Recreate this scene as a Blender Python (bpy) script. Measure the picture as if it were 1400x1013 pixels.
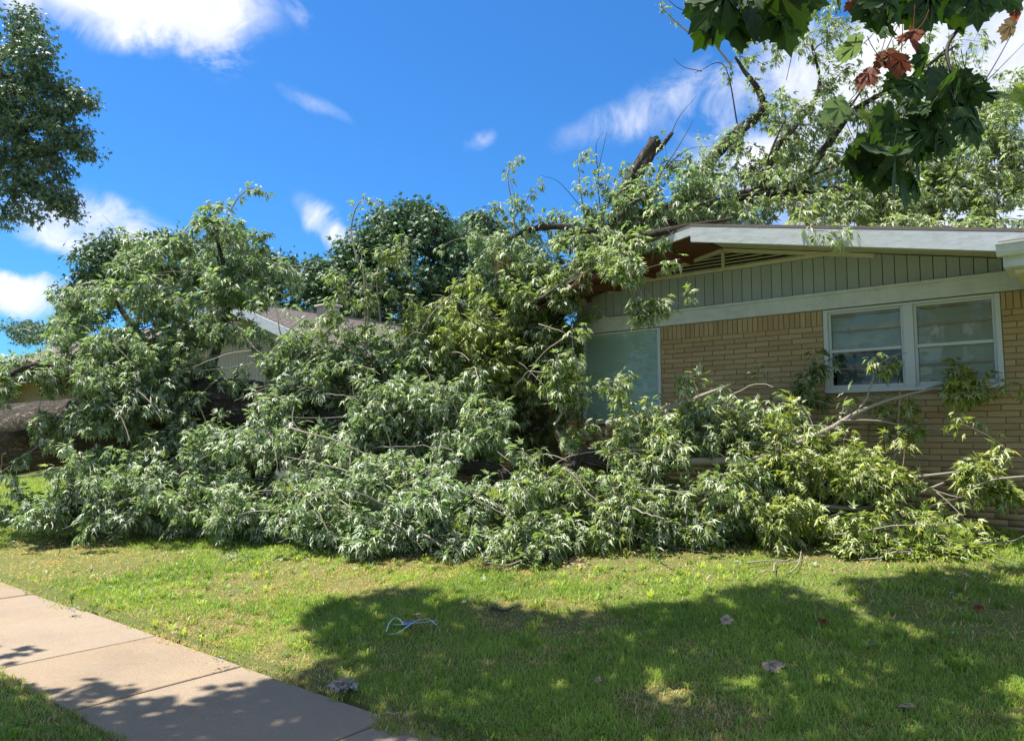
import bpy, math, random
import numpy as np
from mathutils import Vector

for o in list(bpy.data.objects): bpy.data.objects.remove(o)
R_ = math.radians
rng = np.random.default_rng(7); random.seed(7)
scene = bpy.context.scene
col = scene.collection

# ------------------------------------------------------------------ camera, sky, sun, exposure
FPX = 1018.0; PITCH = R_(5.1); YAW = R_(39); EYE = 1.7
cam_d = bpy.data.cameras.new('camera'); cam = bpy.data.objects.new('camera', cam_d); col.objects.link(cam)
cam.location = (0, 0, EYE); cam.rotation_euler = (math.pi/2 + PITCH, 0, YAW)
cam_d.sensor_width = 36; cam_d.lens = FPX/1400*36; cam_d.clip_end = 3000; cam_d.clip_start = 0.05
scene.camera = cam
SUN_EL = R_(67); SUN_H = np.array([-0.91, -0.41]); SUN_H = SUN_H/np.linalg.norm(SUN_H)
SUN = np.array([SUN_H[0]*math.cos(SUN_EL), SUN_H[1]*math.cos(SUN_EL), math.sin(SUN_EL)])
sun_d = bpy.data.lights.new('sun', 'SUN'); sun_d.energy = 5.0; sun_d.angle = R_(0.53); sun_d.color = (1, .955, .88)
sun = bpy.data.objects.new('sun', sun_d); col.objects.link(sun)
sun.rotation_euler = Vector(SUN).to_track_quat('Z', 'Y').to_euler()
sun.location = (-20, -5, 40)
scene.view_settings.view_transform = 'Standard'; scene.view_settings.look = 'None'
scene.view_settings.exposure = 0.86; scene.view_settings.gamma = 1
scene.view_settings.use_curve_mapping = False
scene.cycles.max_bounces = 8; scene.cycles.transparent_max_bounces = 8

_F = np.array([-math.sin(YAW), math.cos(YAW), 0]); _R = np.array([math.cos(YAW), math.sin(YAW), 0]); _Z = np.array([0, 0, 1.])
_FW = _F*math.cos(PITCH)+_Z*math.sin(PITCH); _UP = -_F*math.sin(PITCH)+_Z*math.cos(PITCH)
_C = np.array([0, 0, EYE])
def ray(x, y):
    return _FW+(x-700)/FPX*_R-(y-506.5)/FPX*_UP
def atw(x, y, w): r = ray(x, y); return _C+r*w/r[1]
def atZ(x, y, Z): r = ray(x, y); return _C+r*Z/(r@_F)
def G(u, w):                                     # height of the ground
    u = np.asarray(u, float); w = np.asarray(w, float)
    t = np.clip((w-3.25)/6.5, 0, 1); s = t*t*(3-2*t)*.45+t*.55
    h = .03 + .68*s
    h = np.where(w < 3.25, .03, h)
    h = h+.012*np.sin(u*2.1+w*1.3)*np.clip((w-3.3)*2, 0, 1)+.008*np.sin(u*4.7-w*3.1)*np.clip((w-3.3)*2, 0, 1)
    inside = (w > 1.92) & (w < 3.25)
    return np.where(inside, -.06, h)
def gnd(x, y):                                   # where a line of sight meets the lawn
    z = .1
    for _ in range(30):
        r = ray(x, y); p = _C+r*(z-EYE)/r[2]; z = .6*z+.4*float(G(p[0], max(p[1], 3.3) if p[1] > 2.5 else p[1]))
    return p
def project(P):
    D = P-_C; d = D@_FW
    return np.stack([700+FPX*(D@_R)/d, 506.5-FPX*(D@_UP)/d, d], -1)

def nd(nt, t, **k):
    n = nt.nodes.new(t)
    for a, b in k.items(): setattr(n, a, b)
    return n
world = bpy.data.worlds.new('World'); scene.world = world; world.use_nodes = True
nt = world.node_tree; nt.nodes.clear(); L = nt.links.new
sky = nd(nt, 'ShaderNodeTexSky', sky_type='NISHITA'); sky.sun_disc = False
sky.sun_elevation = SUN_EL; sky.sun_rotation = math.atan2(SUN_H[0], SUN_H[1]); sky.altitude = 300
sky.air_density = 1.25; sky.dust_density = 0.25; sky.ozone_density = 3.2
tc = nd(nt, 'ShaderNodeTexCoord')
def math_(op, a, b=None, c=None, clamp=False):
    m = nd(nt, 'ShaderNodeMath', operation=op, use_clamp=clamp)
    for i, v in enumerate((a, b, c)):
        if v is None: continue
        if isinstance(v, (int, float)): m.inputs[i].default_value = v
        else: L(v, m.inputs[i])
    return m.outputs[0]
def vmath(op, a, b=None):
    m = nd(nt, 'ShaderNodeVectorMath', operation=op)
    for i, v in enumerate((a, b)):
        if v is None: continue
        if isinstance(v, (tuple, list, np.ndarray)): m.inputs[i].default_value = tuple(v)
        else: L(v, m.inputs[i])
    return m
nrm = vmath('NORMALIZE', tc.outputs['Generated']).outputs[0]
# streaky large-scale noise: project the direction on a flat cloud layer
sep = nd(nt, 'ShaderNodeSeparateXYZ'); L(nrm, sep.inputs[0])
zc = math_('MAXIMUM', sep.outputs[2], .06)
comb = nd(nt, 'ShaderNodeCombineXYZ')
L(math_('DIVIDE', sep.outputs[0], zc), comb.inputs[0]); L(math_('DIVIDE', sep.outputs[1], zc), comb.inputs[1])
n1 = nd(nt, 'ShaderNodeTexNoise'); n1.inputs['Scale'].default_value = 5.5; n1.inputs['Detail'].default_value = 7; n1.inputs['Roughness'].default_value = .56
n1.inputs['Distortion'].default_value = .35
L(nrm, n1.inputs['Vector'])
n2 = nd(nt, 'ShaderNodeTexNoise'); n2.inputs['Scale'].default_value = 1.1; n2.inputs['Detail'].default_value = 6; n2.inputs['Roughness'].default_value = .6
L(comb.outputs[0], n2.inputs['Vector'])
total = None
# centre (px), half length, half height, tilt, strength, softness : the cumulus and wisps of that noon, as directions
clouds = [(165, -30, 190, 78, 12, 1.25, .7), (258, 12, 90, 64, 30, 1.1, .65), (135, 308, 120, 42, 14, .85, .7), (28, 400, 80, 30, 8, .75, .7), (446, 303, 62, 24, 38, .65, .9),
          (408, 357, 34, 16, 0, .7, .8), (432, 145, 60, 12, 24, .13, 1.0), (405, 4, 50, 22, 60, .3, 1.0), (655, 190, 26, 16, -25, .3, 1.0),
          (975, 130, 150, 44, -24, .50, 1.0), (860, 178, 110, 30, -10, .38, 1.0), (1075, 205, 150, 95, -10, .95, .9), (1180, 100, 190, 110, -10, 1.05, .8), (1420, 60, 120, 110, 0, 1.0, .8),
          (1320, 300, 300, 120, 0, 1.0, .8)]
wob = vmath('SUBTRACT', n1.outputs['Color'], (.5, .5, .5)).outputs[0]
ws = nd(nt, 'ShaderNodeVectorMath', operation='SCALE'); L(wob, ws.inputs[0]); ws.inputs['Scale'].default_value = .09
wdir = vmath('ADD', nrm, ws.outputs[0]).outputs[0]
for cx, cy, a, b, tilt, st, soft in clouds:
    c = ray(cx, cy); c = c/np.linalg.norm(c)
    t = R_(tilt)
    ax = ray(cx+math.cos(t)*5, cy+math.sin(t)*5); ax = ax/np.linalg.norm(ax)-c; ax /= np.linalg.norm(ax)
    ay = np.cross(c, ax)
    v = vmath('SUBTRACT', wdir, c).outputs[0]
    dx = vmath('DOT_PRODUCT', v, ax*FPX/a).outputs['Value']; dy = vmath('DOT_PRODUCT', v, ay*FPX/b).outputs['Value']
    r2 = math_('ADD', math_('MULTIPLY', dx, dx), math_('MULTIPLY', dy, dy))
    r2 = math_('ADD', r2, math_('MULTIPLY', math_('ABSOLUTE', vmath('DOT_PRODUCT', v, c*3.0).outputs['Value']), 1.0))
    m = nd(nt, 'ShaderNodeMapRange', interpolation_type='SMOOTHSTEP'); L(math_('SQRT', r2), m.inputs[0])
    m.inputs[1].default_value = 1.08; m.inputs[2].default_value = 1.08-soft; m.inputs[3].default_value = 0; m.inputs[4].default_value = st
    total = m.outputs[0] if total is None else math_('MAXIMUM', total, m.outputs[0])
# texture inside the clouds
tx = math_('MULTIPLY_ADD', n1.outputs['Fac'], 1.5, .22)
nf = nd(nt, 'ShaderNodeTexNoise'); nf.inputs['Scale'].default_value = 13; nf.inputs['Detail'].default_value = 9; nf.inputs['Roughness'].default_value = .62; nf.inputs['Distortion'].default_value = .6
L(nrm, nf.inputs['Vector'])
fray = math_('MULTIPLY', math_('MULTIPLY', math_('SUBTRACT', nf.outputs['Fac'], .52), 9.0), math_('MULTIPLY', total, math_('SUBTRACT', 1.12, total)))
dens = math_('ADD', math_('MULTIPLY', total, math_('MULTIPLY_ADD', n1.outputs['Fac'], .8, .5)), fray, clamp=True)
# clouds everywhere else, thickened behind the viewer for white fill light on the house
back = nd(nt, 'ShaderNodeMapRange', interpolation_type='SMOOTHSTEP')
L(vmath('DOT_PRODUCT', nrm, tuple(_F)).outputs['Value'], back.inputs[0])
back.inputs[1].default_value = .62; back.inputs[2].default_value = .25; back.inputs[3].default_value = 0; back.inputs[4].default_value = 1
n2m = nd(nt, 'ShaderNodeMapRange', interpolation_type='SMOOTHSTEP'); L(n2.outputs['Fac'], n2m.inputs[0])
n2m.inputs[1].default_value = .44; n2m.inputs[2].default_value = .63
dens = math_('MAXIMUM', dens, math_('MULTIPLY', back.outputs[0], n2m.outputs[0]))
hs = nd(nt, 'ShaderNodeMix', data_type='RGBA', blend_type='MULTIPLY'); hs.inputs[0].default_value = 1
L(sky.outputs[0], hs.inputs[6]); hs.inputs[7].default_value = (.30, .76, 1.24, 1)
n3 = nd(nt, 'ShaderNodeTexNoise'); n3.inputs['Scale'].default_value = 9; n3.inputs['Detail'].default_value = 4; L(nrm, n3.inputs['Vector'])
cc = nd(nt, 'ShaderNodeMix', data_type='RGBA'); L(n3.outputs['Fac'], cc.inputs[0])
cc.inputs[6].default_value = (6.4, 6.7, 7.3, 1); cc.inputs[7].default_value = (9.0, 9.0, 9.2, 1)
mx = nd(nt, 'ShaderNodeMix', data_type='RGBA'); L(dens, mx.inputs[0]); L(hs.outputs[2], mx.inputs[6]); L(cc.outputs[2], mx.inputs[7])
bg = nd(nt, 'ShaderNodeBackground'); bg.inputs[1].default_value = .079; L(mx.outputs[2], bg.inputs[0])
wo = nd(nt, 'ShaderNodeOutputWorld'); L(bg.outputs[0], wo.inputs[0])

# ------------------------------------------------------------------ materials
class M_:
    """small node-material builder"""
    def __init__(s, name):
        s.m = bpy.data.materials.new(name); s.m.use_nodes = True; s.nt = s.m.node_tree; s.nt.nodes.clear()
        s.out = s.n('ShaderNodeOutputMaterial'); s.L = s.nt.links.new
    def n(s, t, **k):
        n = s.nt.nodes.new(t)
        for a, b in k.items(): setattr(n, a, b)
        return n
    def noise(s, scale, detail=4, rough=.6, vec=None, dist=0):
        n = s.n('ShaderNodeTexNoise'); n.inputs['Scale'].default_value = scale; n.inputs['Detail'].default_value = detail
        n.inputs['Roughness'].default_value = rough; n.inputs['Distortion'].default_value = dist
        if vec is None: vec = s.n('ShaderNodeTexCoord').outputs['Object']
        s.L(vec, n.inputs['Vector']); return n.outputs['Fac']
    def pos(s, scale=(1, 1, 1)):
        g = s.n('ShaderNodeNewGeometry'); mp = s.n('ShaderNodeMapping'); s.L(g.outputs['Position'], mp.inputs[0])
        mp.inputs['Scale'].default_value = scale; return mp.outputs[0]
    def ramp(s, fac, stops):
        r = s.n('ShaderNodeValToRGB'); s.L(fac, r.inputs[0]); cr = r.color_ramp
        while len(cr.elements) < len(stops): cr.elements.new(.5)
        for e, (p, c) in zip(cr.elements, stops): e.position = p; e.color = (*c, 1)
        return r.outputs[0]
    def mix(s, f, a, b, mode='MIX'):
        m = s.n('ShaderNodeMix', data_type='RGBA', blend_type=mode)
        for i, v in ((0, f), (6, a), (7, b)):
            if hasattr(v, 'links') or hasattr(v, 'is_linked'): s.L(v, m.inputs[i])
            elif i == 0: m.inputs[0].default_value = v
            else: m.inputs[i].default_value = (*v, 1)
        return m.outputs[2]
    def math(s, op, a, b=0.):
        m = s.n('ShaderNodeMath', operation=op)
        for i, v in enumerate((a, b)):
            if hasattr(v, 'is_linked'): s.L(v, m.inputs[i])
            else: m.inputs[i].default_value = v
        return m.outputs[0]
    def bump(s, h, dist=.01, strength=1):
        b = s.n('ShaderNodeBump'); b.inputs['Distance'].default_value = dist; b.inputs['Strength'].default_value = strength
        s.L(h, b.inputs['Height']); return b.outputs[0]
    def pbr(s, color, rough=.7, bump=None, spec=.5, trans=None, metallic=0):
        p = s.n('ShaderNodeBsdfPrincipled')
        if hasattr(color, 'is_linked'): s.L(color, p.inputs['Base Color'])
        else: p.inputs['Base Color'].default_value = (*color, 1)
        if hasattr(rough, 'is_linked'): s.L(rough, p.inputs['Roughness'])
        else: p.inputs['Roughness'].default_value = rough
        p.inputs['Specular IOR Level'].default_value = spec; p.inputs['Metallic'].default_value = metallic
        if bump is not None: s.L(bump, p.inputs['Normal'])
        o = p.outputs[0]
        if trans:
            t = s.n('ShaderNodeBsdfTranslucent'); s.L(trans[1], t.inputs[0]) if hasattr(trans[1], 'is_linked') else None
            if not hasattr(trans[1], 'is_linked'): t.inputs[0].default_value = (*trans[1], 1)
            x = s.n('ShaderNodeMixShader'); x.inputs[0].default_value = trans[0]; s.L(o, x.inputs[1]); s.L(t.outputs[0], x.inputs[2]); o = x.outputs[0]
        s.L(o, s.out.inputs[0]); return s.m

def leaf_mat(name, dark, light, yellow, back, tr=(.22, .36, .05), rough=.42, spec=.5, tf=.3):
    m = M_(name)
    at = m.n('ShaderNodeAttribute', attribute_name='tint'); sp = m.n('ShaderNodeSeparateColor'); m.L(at.outputs['Color'], sp.inputs[0])
    c = m.mix(sp.outputs[0], dark, light); c = m.mix(sp.outputs[1], c, yellow)
    g = m.n('ShaderNodeNewGeometry')
    bk = m.mix(sp.outputs[0], tuple(x*.8 for x in back), tuple(min(1, x*1.15) for x in back)); bk = m.mix(m.math('MULTIPLY', sp.outputs[1], .5), bk, yellow)
    c = m.mix(g.outputs['Backfacing'], c, bk)
    t = m.mix(sp.outputs[1], tr, tuple(min(1, x*1.6) for x in yellow))
    return m.pbr(c, rough, spec=spec, trans=(tf, t))
def bark_mat(name, a, b, scale=1.0, d=.03):
    m = M_(name)
    at = m.n('ShaderNodeAttribute', attribute_name='along'); 
    mp = m.n('ShaderNodeMapping'); m.L(at.outputs['Vector'], mp.inputs[0]); mp.inputs['Scale'].default_value = (16*scale, 2.6*scale, 1)
    f1 = m.noise(1.0, 5, .62, mp.outputs[0], 1.1); v = m.math('ABSOLUTE', m.math('SUBTRACT', f1, .5))
    h = m.math('MINIMUM', v, .12)
    n = m.noise(14, 6, .7)
    hh = m.math('ADD', m.math('MULTIPLY', h, 5), m.math('MULTIPLY', n, .6))
    c = m.ramp(hh, [(.15, a), (.9, b), (1, tuple(min(1, x*1.25) for x in b))])
    c = m.mix(m.math('MULTIPLY', m.noise(2.2, 3), .5), c, (.16, .15, .12))
    return m.pbr(c, .9, m.bump(hh, d), spec=.2)

MAT = {}
MAT['leaf'] = leaf_mat('maple_leaf', (.075, .155, .036), (.22, .325, .09), (.46, .50, .12), (.64, .70, .48), tr=(.30, .46, .09), tf=.40, rough=.5, spec=.4)
MAT['leaf_silver'] = leaf_mat('silvery_maple_leaf', (.07, .145, .045), (.21, .32, .12), (.42, .48, .14), (.66, .73, .56), tr=(.30, .48, .13), tf=.40, rough=.5, spec=.4)
MAT['leaf_yellow'] = leaf_mat('maple_leaf_yellowish', (.11, .20, .024), (.28, .38, .055), (.55, .54, .11), (.55, .61, .30), tr=(.36, .50, .07), tf=.38)
MAT['leaf_far'] = leaf_mat('distant_leaf', (.055, .115, .052), (.15, .25, .11), (.14, .20, .06), (.09, .15, .07), tr=(.06, .14, .03), rough=.55, tf=.2)
MAT['leaf_far2'] = leaf_mat('distant_grey_green_leaf', (.05, .10, .05), (.15, .235, .11), (.20, .25, .10), (.18, .25, .16), tr=(.08, .16, .05), rough=.5, tf=.22)
MAT['sycamore'] = leaf_mat('sycamore_leaf', (.016, .042, .012), (.035, .075, .018), (.22, .30, .03), (.035, .062, .026), tr=(.07, .15, .008), rough=.75, spec=.15, tf=.32)
MAT['bark'] = bark_mat('grey_bark', (.03, .024, .019), (.20, .165, .135), 1, .06)
MAT['twig'] = M_('twig_bark').pbr((.33, .285, .23), .8, spec=.3)
MAT['twig_dark'] = M_('dark_twig_bark').pbr((.07, .055, .045), .8, spec=.3)
m = M_('splintered_wood'); nz = m.noise(30, 5, .6, m.pos((1, 1, .12)))
MAT['wood'] = m.pbr(m.ramp(nz, [(.2, (.30, .13, .05)), (.5, (.52, .34, .17)), (.8, (.66, .50, .30))]), .8, m.bump(nz, .01))
m = M_('soffit_stained_wood'); nz = m.noise(18, 5, .6, m.pos((6, .5, 1)))
MAT['brownwood'] = m.pbr(m.ramp(nz, [(.2, (.08, .028, .016)), (.8, (.19, .07, .042))]), .75, m.bump(nz, .003))
m = M_('white_paint_weathered'); nz = m.noise(5, 6, .65, m.pos((1, 1, 2.5))); fl = m.noise(40, 3, .5, m.pos((.35, .35, 3)))
c = m.ramp(nz, [(.25, (.50, .53, .54)), (.55, (.60, .63, .645)), (.9, (.66, .68, .69))]); c = m.mix(m.math('GREATER_THAN', fl, .70), c, (.30, .28, .23)); dr = m.noise(7, 5, .7, m.pos((1.6, 1.6, .12))); c = m.mix(m.math('MULTIPLY', m.math('MAXIMUM', m.math('SUBTRACT', dr, .5), 0.0), 1.3), c, (.36, .37, .33))
MAT['white'] = m.pbr(c, .55, m.bump(nz, .004))
m = M_('cream_paint'); nz = m.noise(6, 5, .6, m.pos()); MAT['cream'] = m.pbr(m.ramp(nz, [(.3, (.52, .50, .42)), (.8, (.66, .63, .54))]), .6)
m = M_('grey_siding_paint'); nz = m.noise(26, 5, .65, m.pos((5, 5, .35))); oi = m.n('ShaderNodeObjectInfo')
c = m.ramp(nz, [(.2, (.31, .35, .385)), (.8, (.40, .45, .49))]); c = m.mix(m.math('MULTIPLY', oi.outputs['Random'], .5), c, (.28, .31, .34))
MAT['siding'] = m.pbr(c, .7, m.bump(nz, .003))
m = M_('tan_siding_paint'); nz = m.noise(20, 5, .65, m.pos((5, 5, .35))); MAT['tansiding'] = m.pbr(m.ramp(nz, [(.2, (.38, .33, .24)), (.8, (.48, .42, .31))]), .7, m.bump(nz, .003))
m = M_('tan_brick'); oi = m.n('ShaderNodeObjectInfo'); nz = m.noise(9, 5, .7, m.pos()); f2 = m.noise(120, 3, .6, m.pos())
at = m.n('ShaderNodeAttribute', attribute_name='tint'); sp = m.n('ShaderNodeSeparateColor'); m.L(at.outputs['Color'], sp.inputs[0])
rr = m.math('FRACT', m.math('ADD', oi.outputs['Random'], sp.outputs[0]))
c = m.ramp(rr, [(0, (.38, .25, .12)), (.35, (.46, .32, .16)), (.7, (.51, .37, .20)), (1, (.42, .27, .13))])
c = m.mix(m.math('MULTIPLY', nz, .45), c, (.47, .36, .22)); c = m.mix(m.math('MULTIPLY', f2, .22), c, (.2, .13, .07))
MAT['brick'] = m.pbr(c, .8, m.bump(f2, .003), spec=.3)
m = M_('mortar'); nz = m.noise(60, 4, .6, m.pos()); MAT['mortar'] = m.pbr(m.ramp(nz, [(.2, (.24, .175, .11)), (.8, (.36, .28, .18))]), .95)
m = M_('asphalt_shingle'); nz = m.noise(90, 3, .6, m.pos()); n2_ = m.noise(3, 4, .6, m.pos())
MAT['shingle'] = m.pbr(m.mix(m.math('MULTIPLY', n2_, .6), m.ramp(nz, [(.2, (.13, .11, .095)), (.8, (.30, .26, .22))]), (.16, .12, .10)), .9, m.bump(nz, .004))
m = M_('pinkish_shingle'); nz = m.noise(30, 4, .6, m.pos()); MAT['shingle2'] = m.pbr(m.ramp(nz, [(.2, (.22, .17, .14)), (.8, (.44, .36, .31))]), .9, m.bump(nz, .01))
MAT['alum'] = M_('window_paint').pbr((.56, .59, .60), .45)
MAT['tanwood'] = M_('glazing_bar').pbr((.25, .20, .14), .6)
MAT['blind'] = M_('blind').pbr((.80, .80, .66), .6, trans=(.25, (.4, .4, .3)))
MAT['blind_reflection'] = M_('blind_with_green_reflection').pbr((.68, .82, .76), .5, trans=(.2, (.3, .4, .3)))  # green of trees mirrored in the glass is painted into the blind
MAT['darkroom'] = M_('dark_interior').pbr((.03, .03, .03), .9)  # near-black in place of the shade inside rooms and hollows
m = M_('window_glass'); g = m.n('ShaderNodeBsdfGlossy'); g.inputs['Roughness'].default_value = .02; g.inputs['Color'].default_value = (.95, 1, .98, 1)
t = m.n('ShaderNodeBsdfTransparent'); t.inputs[0].default_value = (.95, .975, .965, 1); fr = m.n('ShaderNodeFresnel'); fr.inputs[0].default_value = 1.5
bn = m.bump(m.noise(2, 1, .5, m.pos()), .0015, .2); m.L(bn, g.inputs['Normal'])
x = m.n('ShaderNodeMixShader'); gb = m.n('ShaderNodeNewGeometry'); m.L(m.math('MULTIPLY', fr.outputs[0], m.math('SUBTRACT', 1.0, gb.outputs['Backfacing'])), x.inputs[0]); m.L(t.outputs[0], x.inputs[1]); m.L(g.outputs[0], x.inputs[2]); m.L(x.outputs[0], m.out.inputs[0])
MAT['glass'] = m.m
m = M_('concrete'); p = m.pos(); a = m.noise(1.6, 5, .6, p); b = m.noise(70, 4, .7, p); e = m.noise(150, 2, .6, p); oi = m.n('ShaderNodeObjectInfo')
c = m.ramp(a, [(.25, (.28, .20, .12)), (.5, (.355, .258, .155)), (.85, (.41, .30, .185))])
b2 = m.noise(38, 4, .7, p); st = m.noise(.55, 4, .7, m.pos((1, 1, 1)))
c = m.mix(m.math('MULTIPLY', m.math('GREATER_THAN', b, .56), .30), c, (.22, .165, .12)); c = m.mix(m.math('MULTIPLY', m.math('GREATER_THAN', b2, .60), .35), c, (.56, .43, .29)); c = m.mix(m.math('MULTIPLY', m.math('GREATER_THAN', e, .60), .55), c, (.19, .15, .12))
c = m.mix(m.math('MULTIPLY', m.math('GREATER_THAN', st, .57), .25), c, (.27, .21, .16))
c = m.mix(m.math('MULTIPLY', oi.outputs['Random'], .3), c, (.42, .38, .34))
MAT['concrete'] = m.pbr(c, .9, m.bump(m.math('ADD', b, m.math('MULTIPLY', e, .6)), .009), spec=.25)
m = M_('soil_and_thatch'); p = m.pos(); a = m.noise(1.3, 5, .6, p); b = m.noise(45, 5, .7, p)
c = m.ramp(b, [(.25, (.06, .075, .02)), (.5, (.15, .18, .05)), (.8, (.32, .31, .12))]); c = m.mix(m.math('MULTIPLY', a, .45), c, (.16, .15, .06))
MAT['soil'] = m.pbr(c, 1, m.bump(b, .02), spec=.1)
m = M_('grass_blade'); at = m.n('ShaderNodeAttribute', attribute_name='tint')
MAT['grass'] = m.pbr(at.outputs['Color'], .5, spec=.35, trans=(.42, m.mix(1.0, at.outputs['Color'], (1.5, 1.5, .8), 'MULTIPLY')))
m = M_('dry_leaf'); nz = m.noise(25, 3); MAT['dryleaf'] = m.pbr(m.ramp(nz, [(.2, (.30, .19, .11)), (.8, (.52, .39, .27))]), .8, trans=(.15, (.4, .25, .12)))
MAT['redleaf'] = M_('reddish_leaf').pbr((.22, .055, .03), .6, trans=(.4, (.55, .10, .04)))
MAT['cord'] = M_('pale_plastic_strap').pbr((.62, .68, .66), .4)
MAT['blue'] = M_('blue_plastic').pbr((.05, .11, .32), .4)
MAT['debris'] = M_('grey_debris').pbr((.34, .31, .27), .9)

# ------------------------------------------------------------------ mesh helpers
def mesh_np(name, V, F, mat, parent=None, tint=None, along=None, smooth=False, kind=None):
    """V (n,3), F (m,k) one polygon size, or list of such arrays"""
    Fs = F if isinstance(F, list) else [F]
    me = bpy.data.meshes.new(name)
    me.vertices.add(len(V)); me.vertices.foreach_set('co', np.ascontiguousarray(V, np.float32).ravel())
    tot = sum(f.size for f in Fs); np_ = sum(len(f) for f in Fs)
    me.loops.add(tot); me.loops.foreach_set('vertex_index', np.concatenate([f.ravel() for f in Fs]).astype(np.int32))
    sizes = np.concatenate([np.full(len(f), f.shape[1], np.int32) for f in Fs])
    me.polygons.add(np_); me.polygons.foreach_set('loop_start', (np.cumsum(sizes)-sizes).astype(np.int32))
    if smooth: me.polygons.foreach_set('use_smooth', np.ones(np_, bool))
    if tint is not None:
        a = me.attributes.new('tint', 'FLOAT_COLOR', 'POINT'); c = np.ones((len(V), 4), np.float32); c[:, :tint.shape[1]] = tint
        a.data.foreach_set('color', c.ravel())
    if along is not None:
        a = me.attributes.new('along', 'FLOAT_VECTOR', 'POINT'); a.data.foreach_set('vector', np.ascontiguousarray(along, np.float32).ravel())
    me.update(calc_edges=True); me.materials.append(mat)
    o = bpy.data.objects.new(name, me); col.objects.link(o)
    if parent is not None: attach(o, parent)
    if kind: o['kind'] = kind
    return o
def attach(o, parent):
    o.parent = parent
    base = Vector((0, 0, 0)); q = parent
    while q is not None: base += q.location; q = q.parent
    o.location = o.location-base
def thing(name, label, cat, loc, group=None, kind=None):
    o = bpy.data.objects.new(name, None); col.objects.link(o); o.location = tuple(loc); o.empty_display_size = .3
    if label: o['label'] = label
    if cat: o['category'] = cat
    if group: o['group'] = group
    if kind: o['kind'] = kind
    return o
def tag(o, label, cat, group=None):
    o['label'] = label; o['category'] = cat
    if group: o['group'] = group
    return o
class PB:
    """collects boxes and prisms"""
    def __init__(s): s.V = []; s.F = []
    def hexa(s, c):
        b = len(s.V); s.V += [tuple(x) for x in c]
        for f in ((0, 3, 2, 1), (4, 5, 6, 7), (0, 1, 5, 4), (1, 2, 6, 5), (2, 3, 7, 6), (3, 0, 4, 7)): s.F.append([b+i for i in f])
        return s
    def box(s, x0, x1, y0, y1, z0, z1):
        return s.hexa([(x0, y0, z0), (x1, y0, z0), (x1, y1, z0), (x0, y1, z0), (x0, y0, z1), (x1, y0, z1), (x1, y1, z1), (x0, y1, z1)])
    def poly_y(s, pts, y0, y1):        # outline in x,z extruded along y
        b = len(s.V); n = len(pts)
        s.V += [(p[0], y0, p[1]) for p in pts]+[(p[0], y1, p[1]) for p in pts]
        s.F.append(list(range(b, b+n))); s.F.append([b+n+i for i in range(n)][::-1])
        for i in range(n): j = (i+1) % n; s.F.append([b+j, b+i, b+n+i, b+n+j])
        return s
    def build(s, name, mat, parent=None, bevel=0, kind=None):
        me = bpy.data.meshes.new(name); me.from_pydata(s.V, [], s.F); me.materials.append(mat)
        if bevel:
            import bmesh
            bm = bmesh.new(); bm.from_mesh(me)
            bmesh.ops.bevel(bm, geom=list(bm.edges), offset=bevel, segments=1, affect='EDGES'); bm.to_mesh(me); bm.free()
        o = bpy.data.objects.new(name, me); col.objects.link(o)
        if parent is not None: attach(o, parent)
        if kind: o['kind'] = kind
        return o
def beam(a, b, w, h, up=(0, 0, 1)):
    """box between two points"""
    a = np.array(a, float); b = np.array(b, float); d = b-a; d /= np.linalg.norm(d); s = np.cross(d, up); s /= np.linalg.norm(s); t = np.cross(s, d)
    s = s*w/2; t = t*h/2
    return [a-s-t, a+s-t, b+s-t, b-s-t, a-s+t, a+s+t, b+s+t, b-s+t]

def tubes(P, Rr, sides):
    """P (M,K,3) paths, Rr (M,K) radii -> V,F,along"""
    Mn, K, _ = P.shape
    T = np.gradient(P, axis=1); T /= np.linalg.norm(T, axis=2, keepdims=True)+1e-9
    ref = np.zeros_like(T); ref[..., 2] = 1; v = np.abs(T[..., 2]).mean(1) > .9; ref[v] = (1, 0, 0)
    A = np.cross(T, ref); A /= np.linalg.norm(A, axis=2, keepdims=True)+1e-9; B = np.cross(T, A)
    th = np.arange(sides)*2*np.pi/sides
    V = P[:, :, None]+Rr[:, :, None, None]*(np.cos(th)[None, None, :, None]*A[:, :, None]+np.sin(th)[None, None, :, None]*B[:, :, None])
    idx = np.arange(Mn*K*sides).reshape(Mn, K, sides)
    a = idx[:, :-1]; b = idx[:, 1:]; F = np.stack([a, np.roll(a, -1, 2), np.roll(b, -1, 2), b], -1).reshape(-1, 4)
    return V.reshape(-1, 3), F
def spline(pts, rad, n):
    """Catmull-Rom through pts"""
    pts = np.array(pts, float); rad = np.array(rad, float); k = len(pts)
    q = np.vstack([2*pts[0]-pts[1], pts, 2*pts[-1]-pts[-2]]); t = np.linspace(0, k-1-1e-6, n); i = t.astype(int); f = (t-i)[:, None]
    p0, p1, p2, p3 = q[i], q[i+1], q[i+2], q[i+3]
    P = .5*((2*p1)+(-p0+p2)*f+(2*p0-5*p1+4*p2-p3)*f**2+(-p0+3*p1-3*p2+p3)*f**3)
    return P, np.interp(t, np.arange(k), rad)
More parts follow.
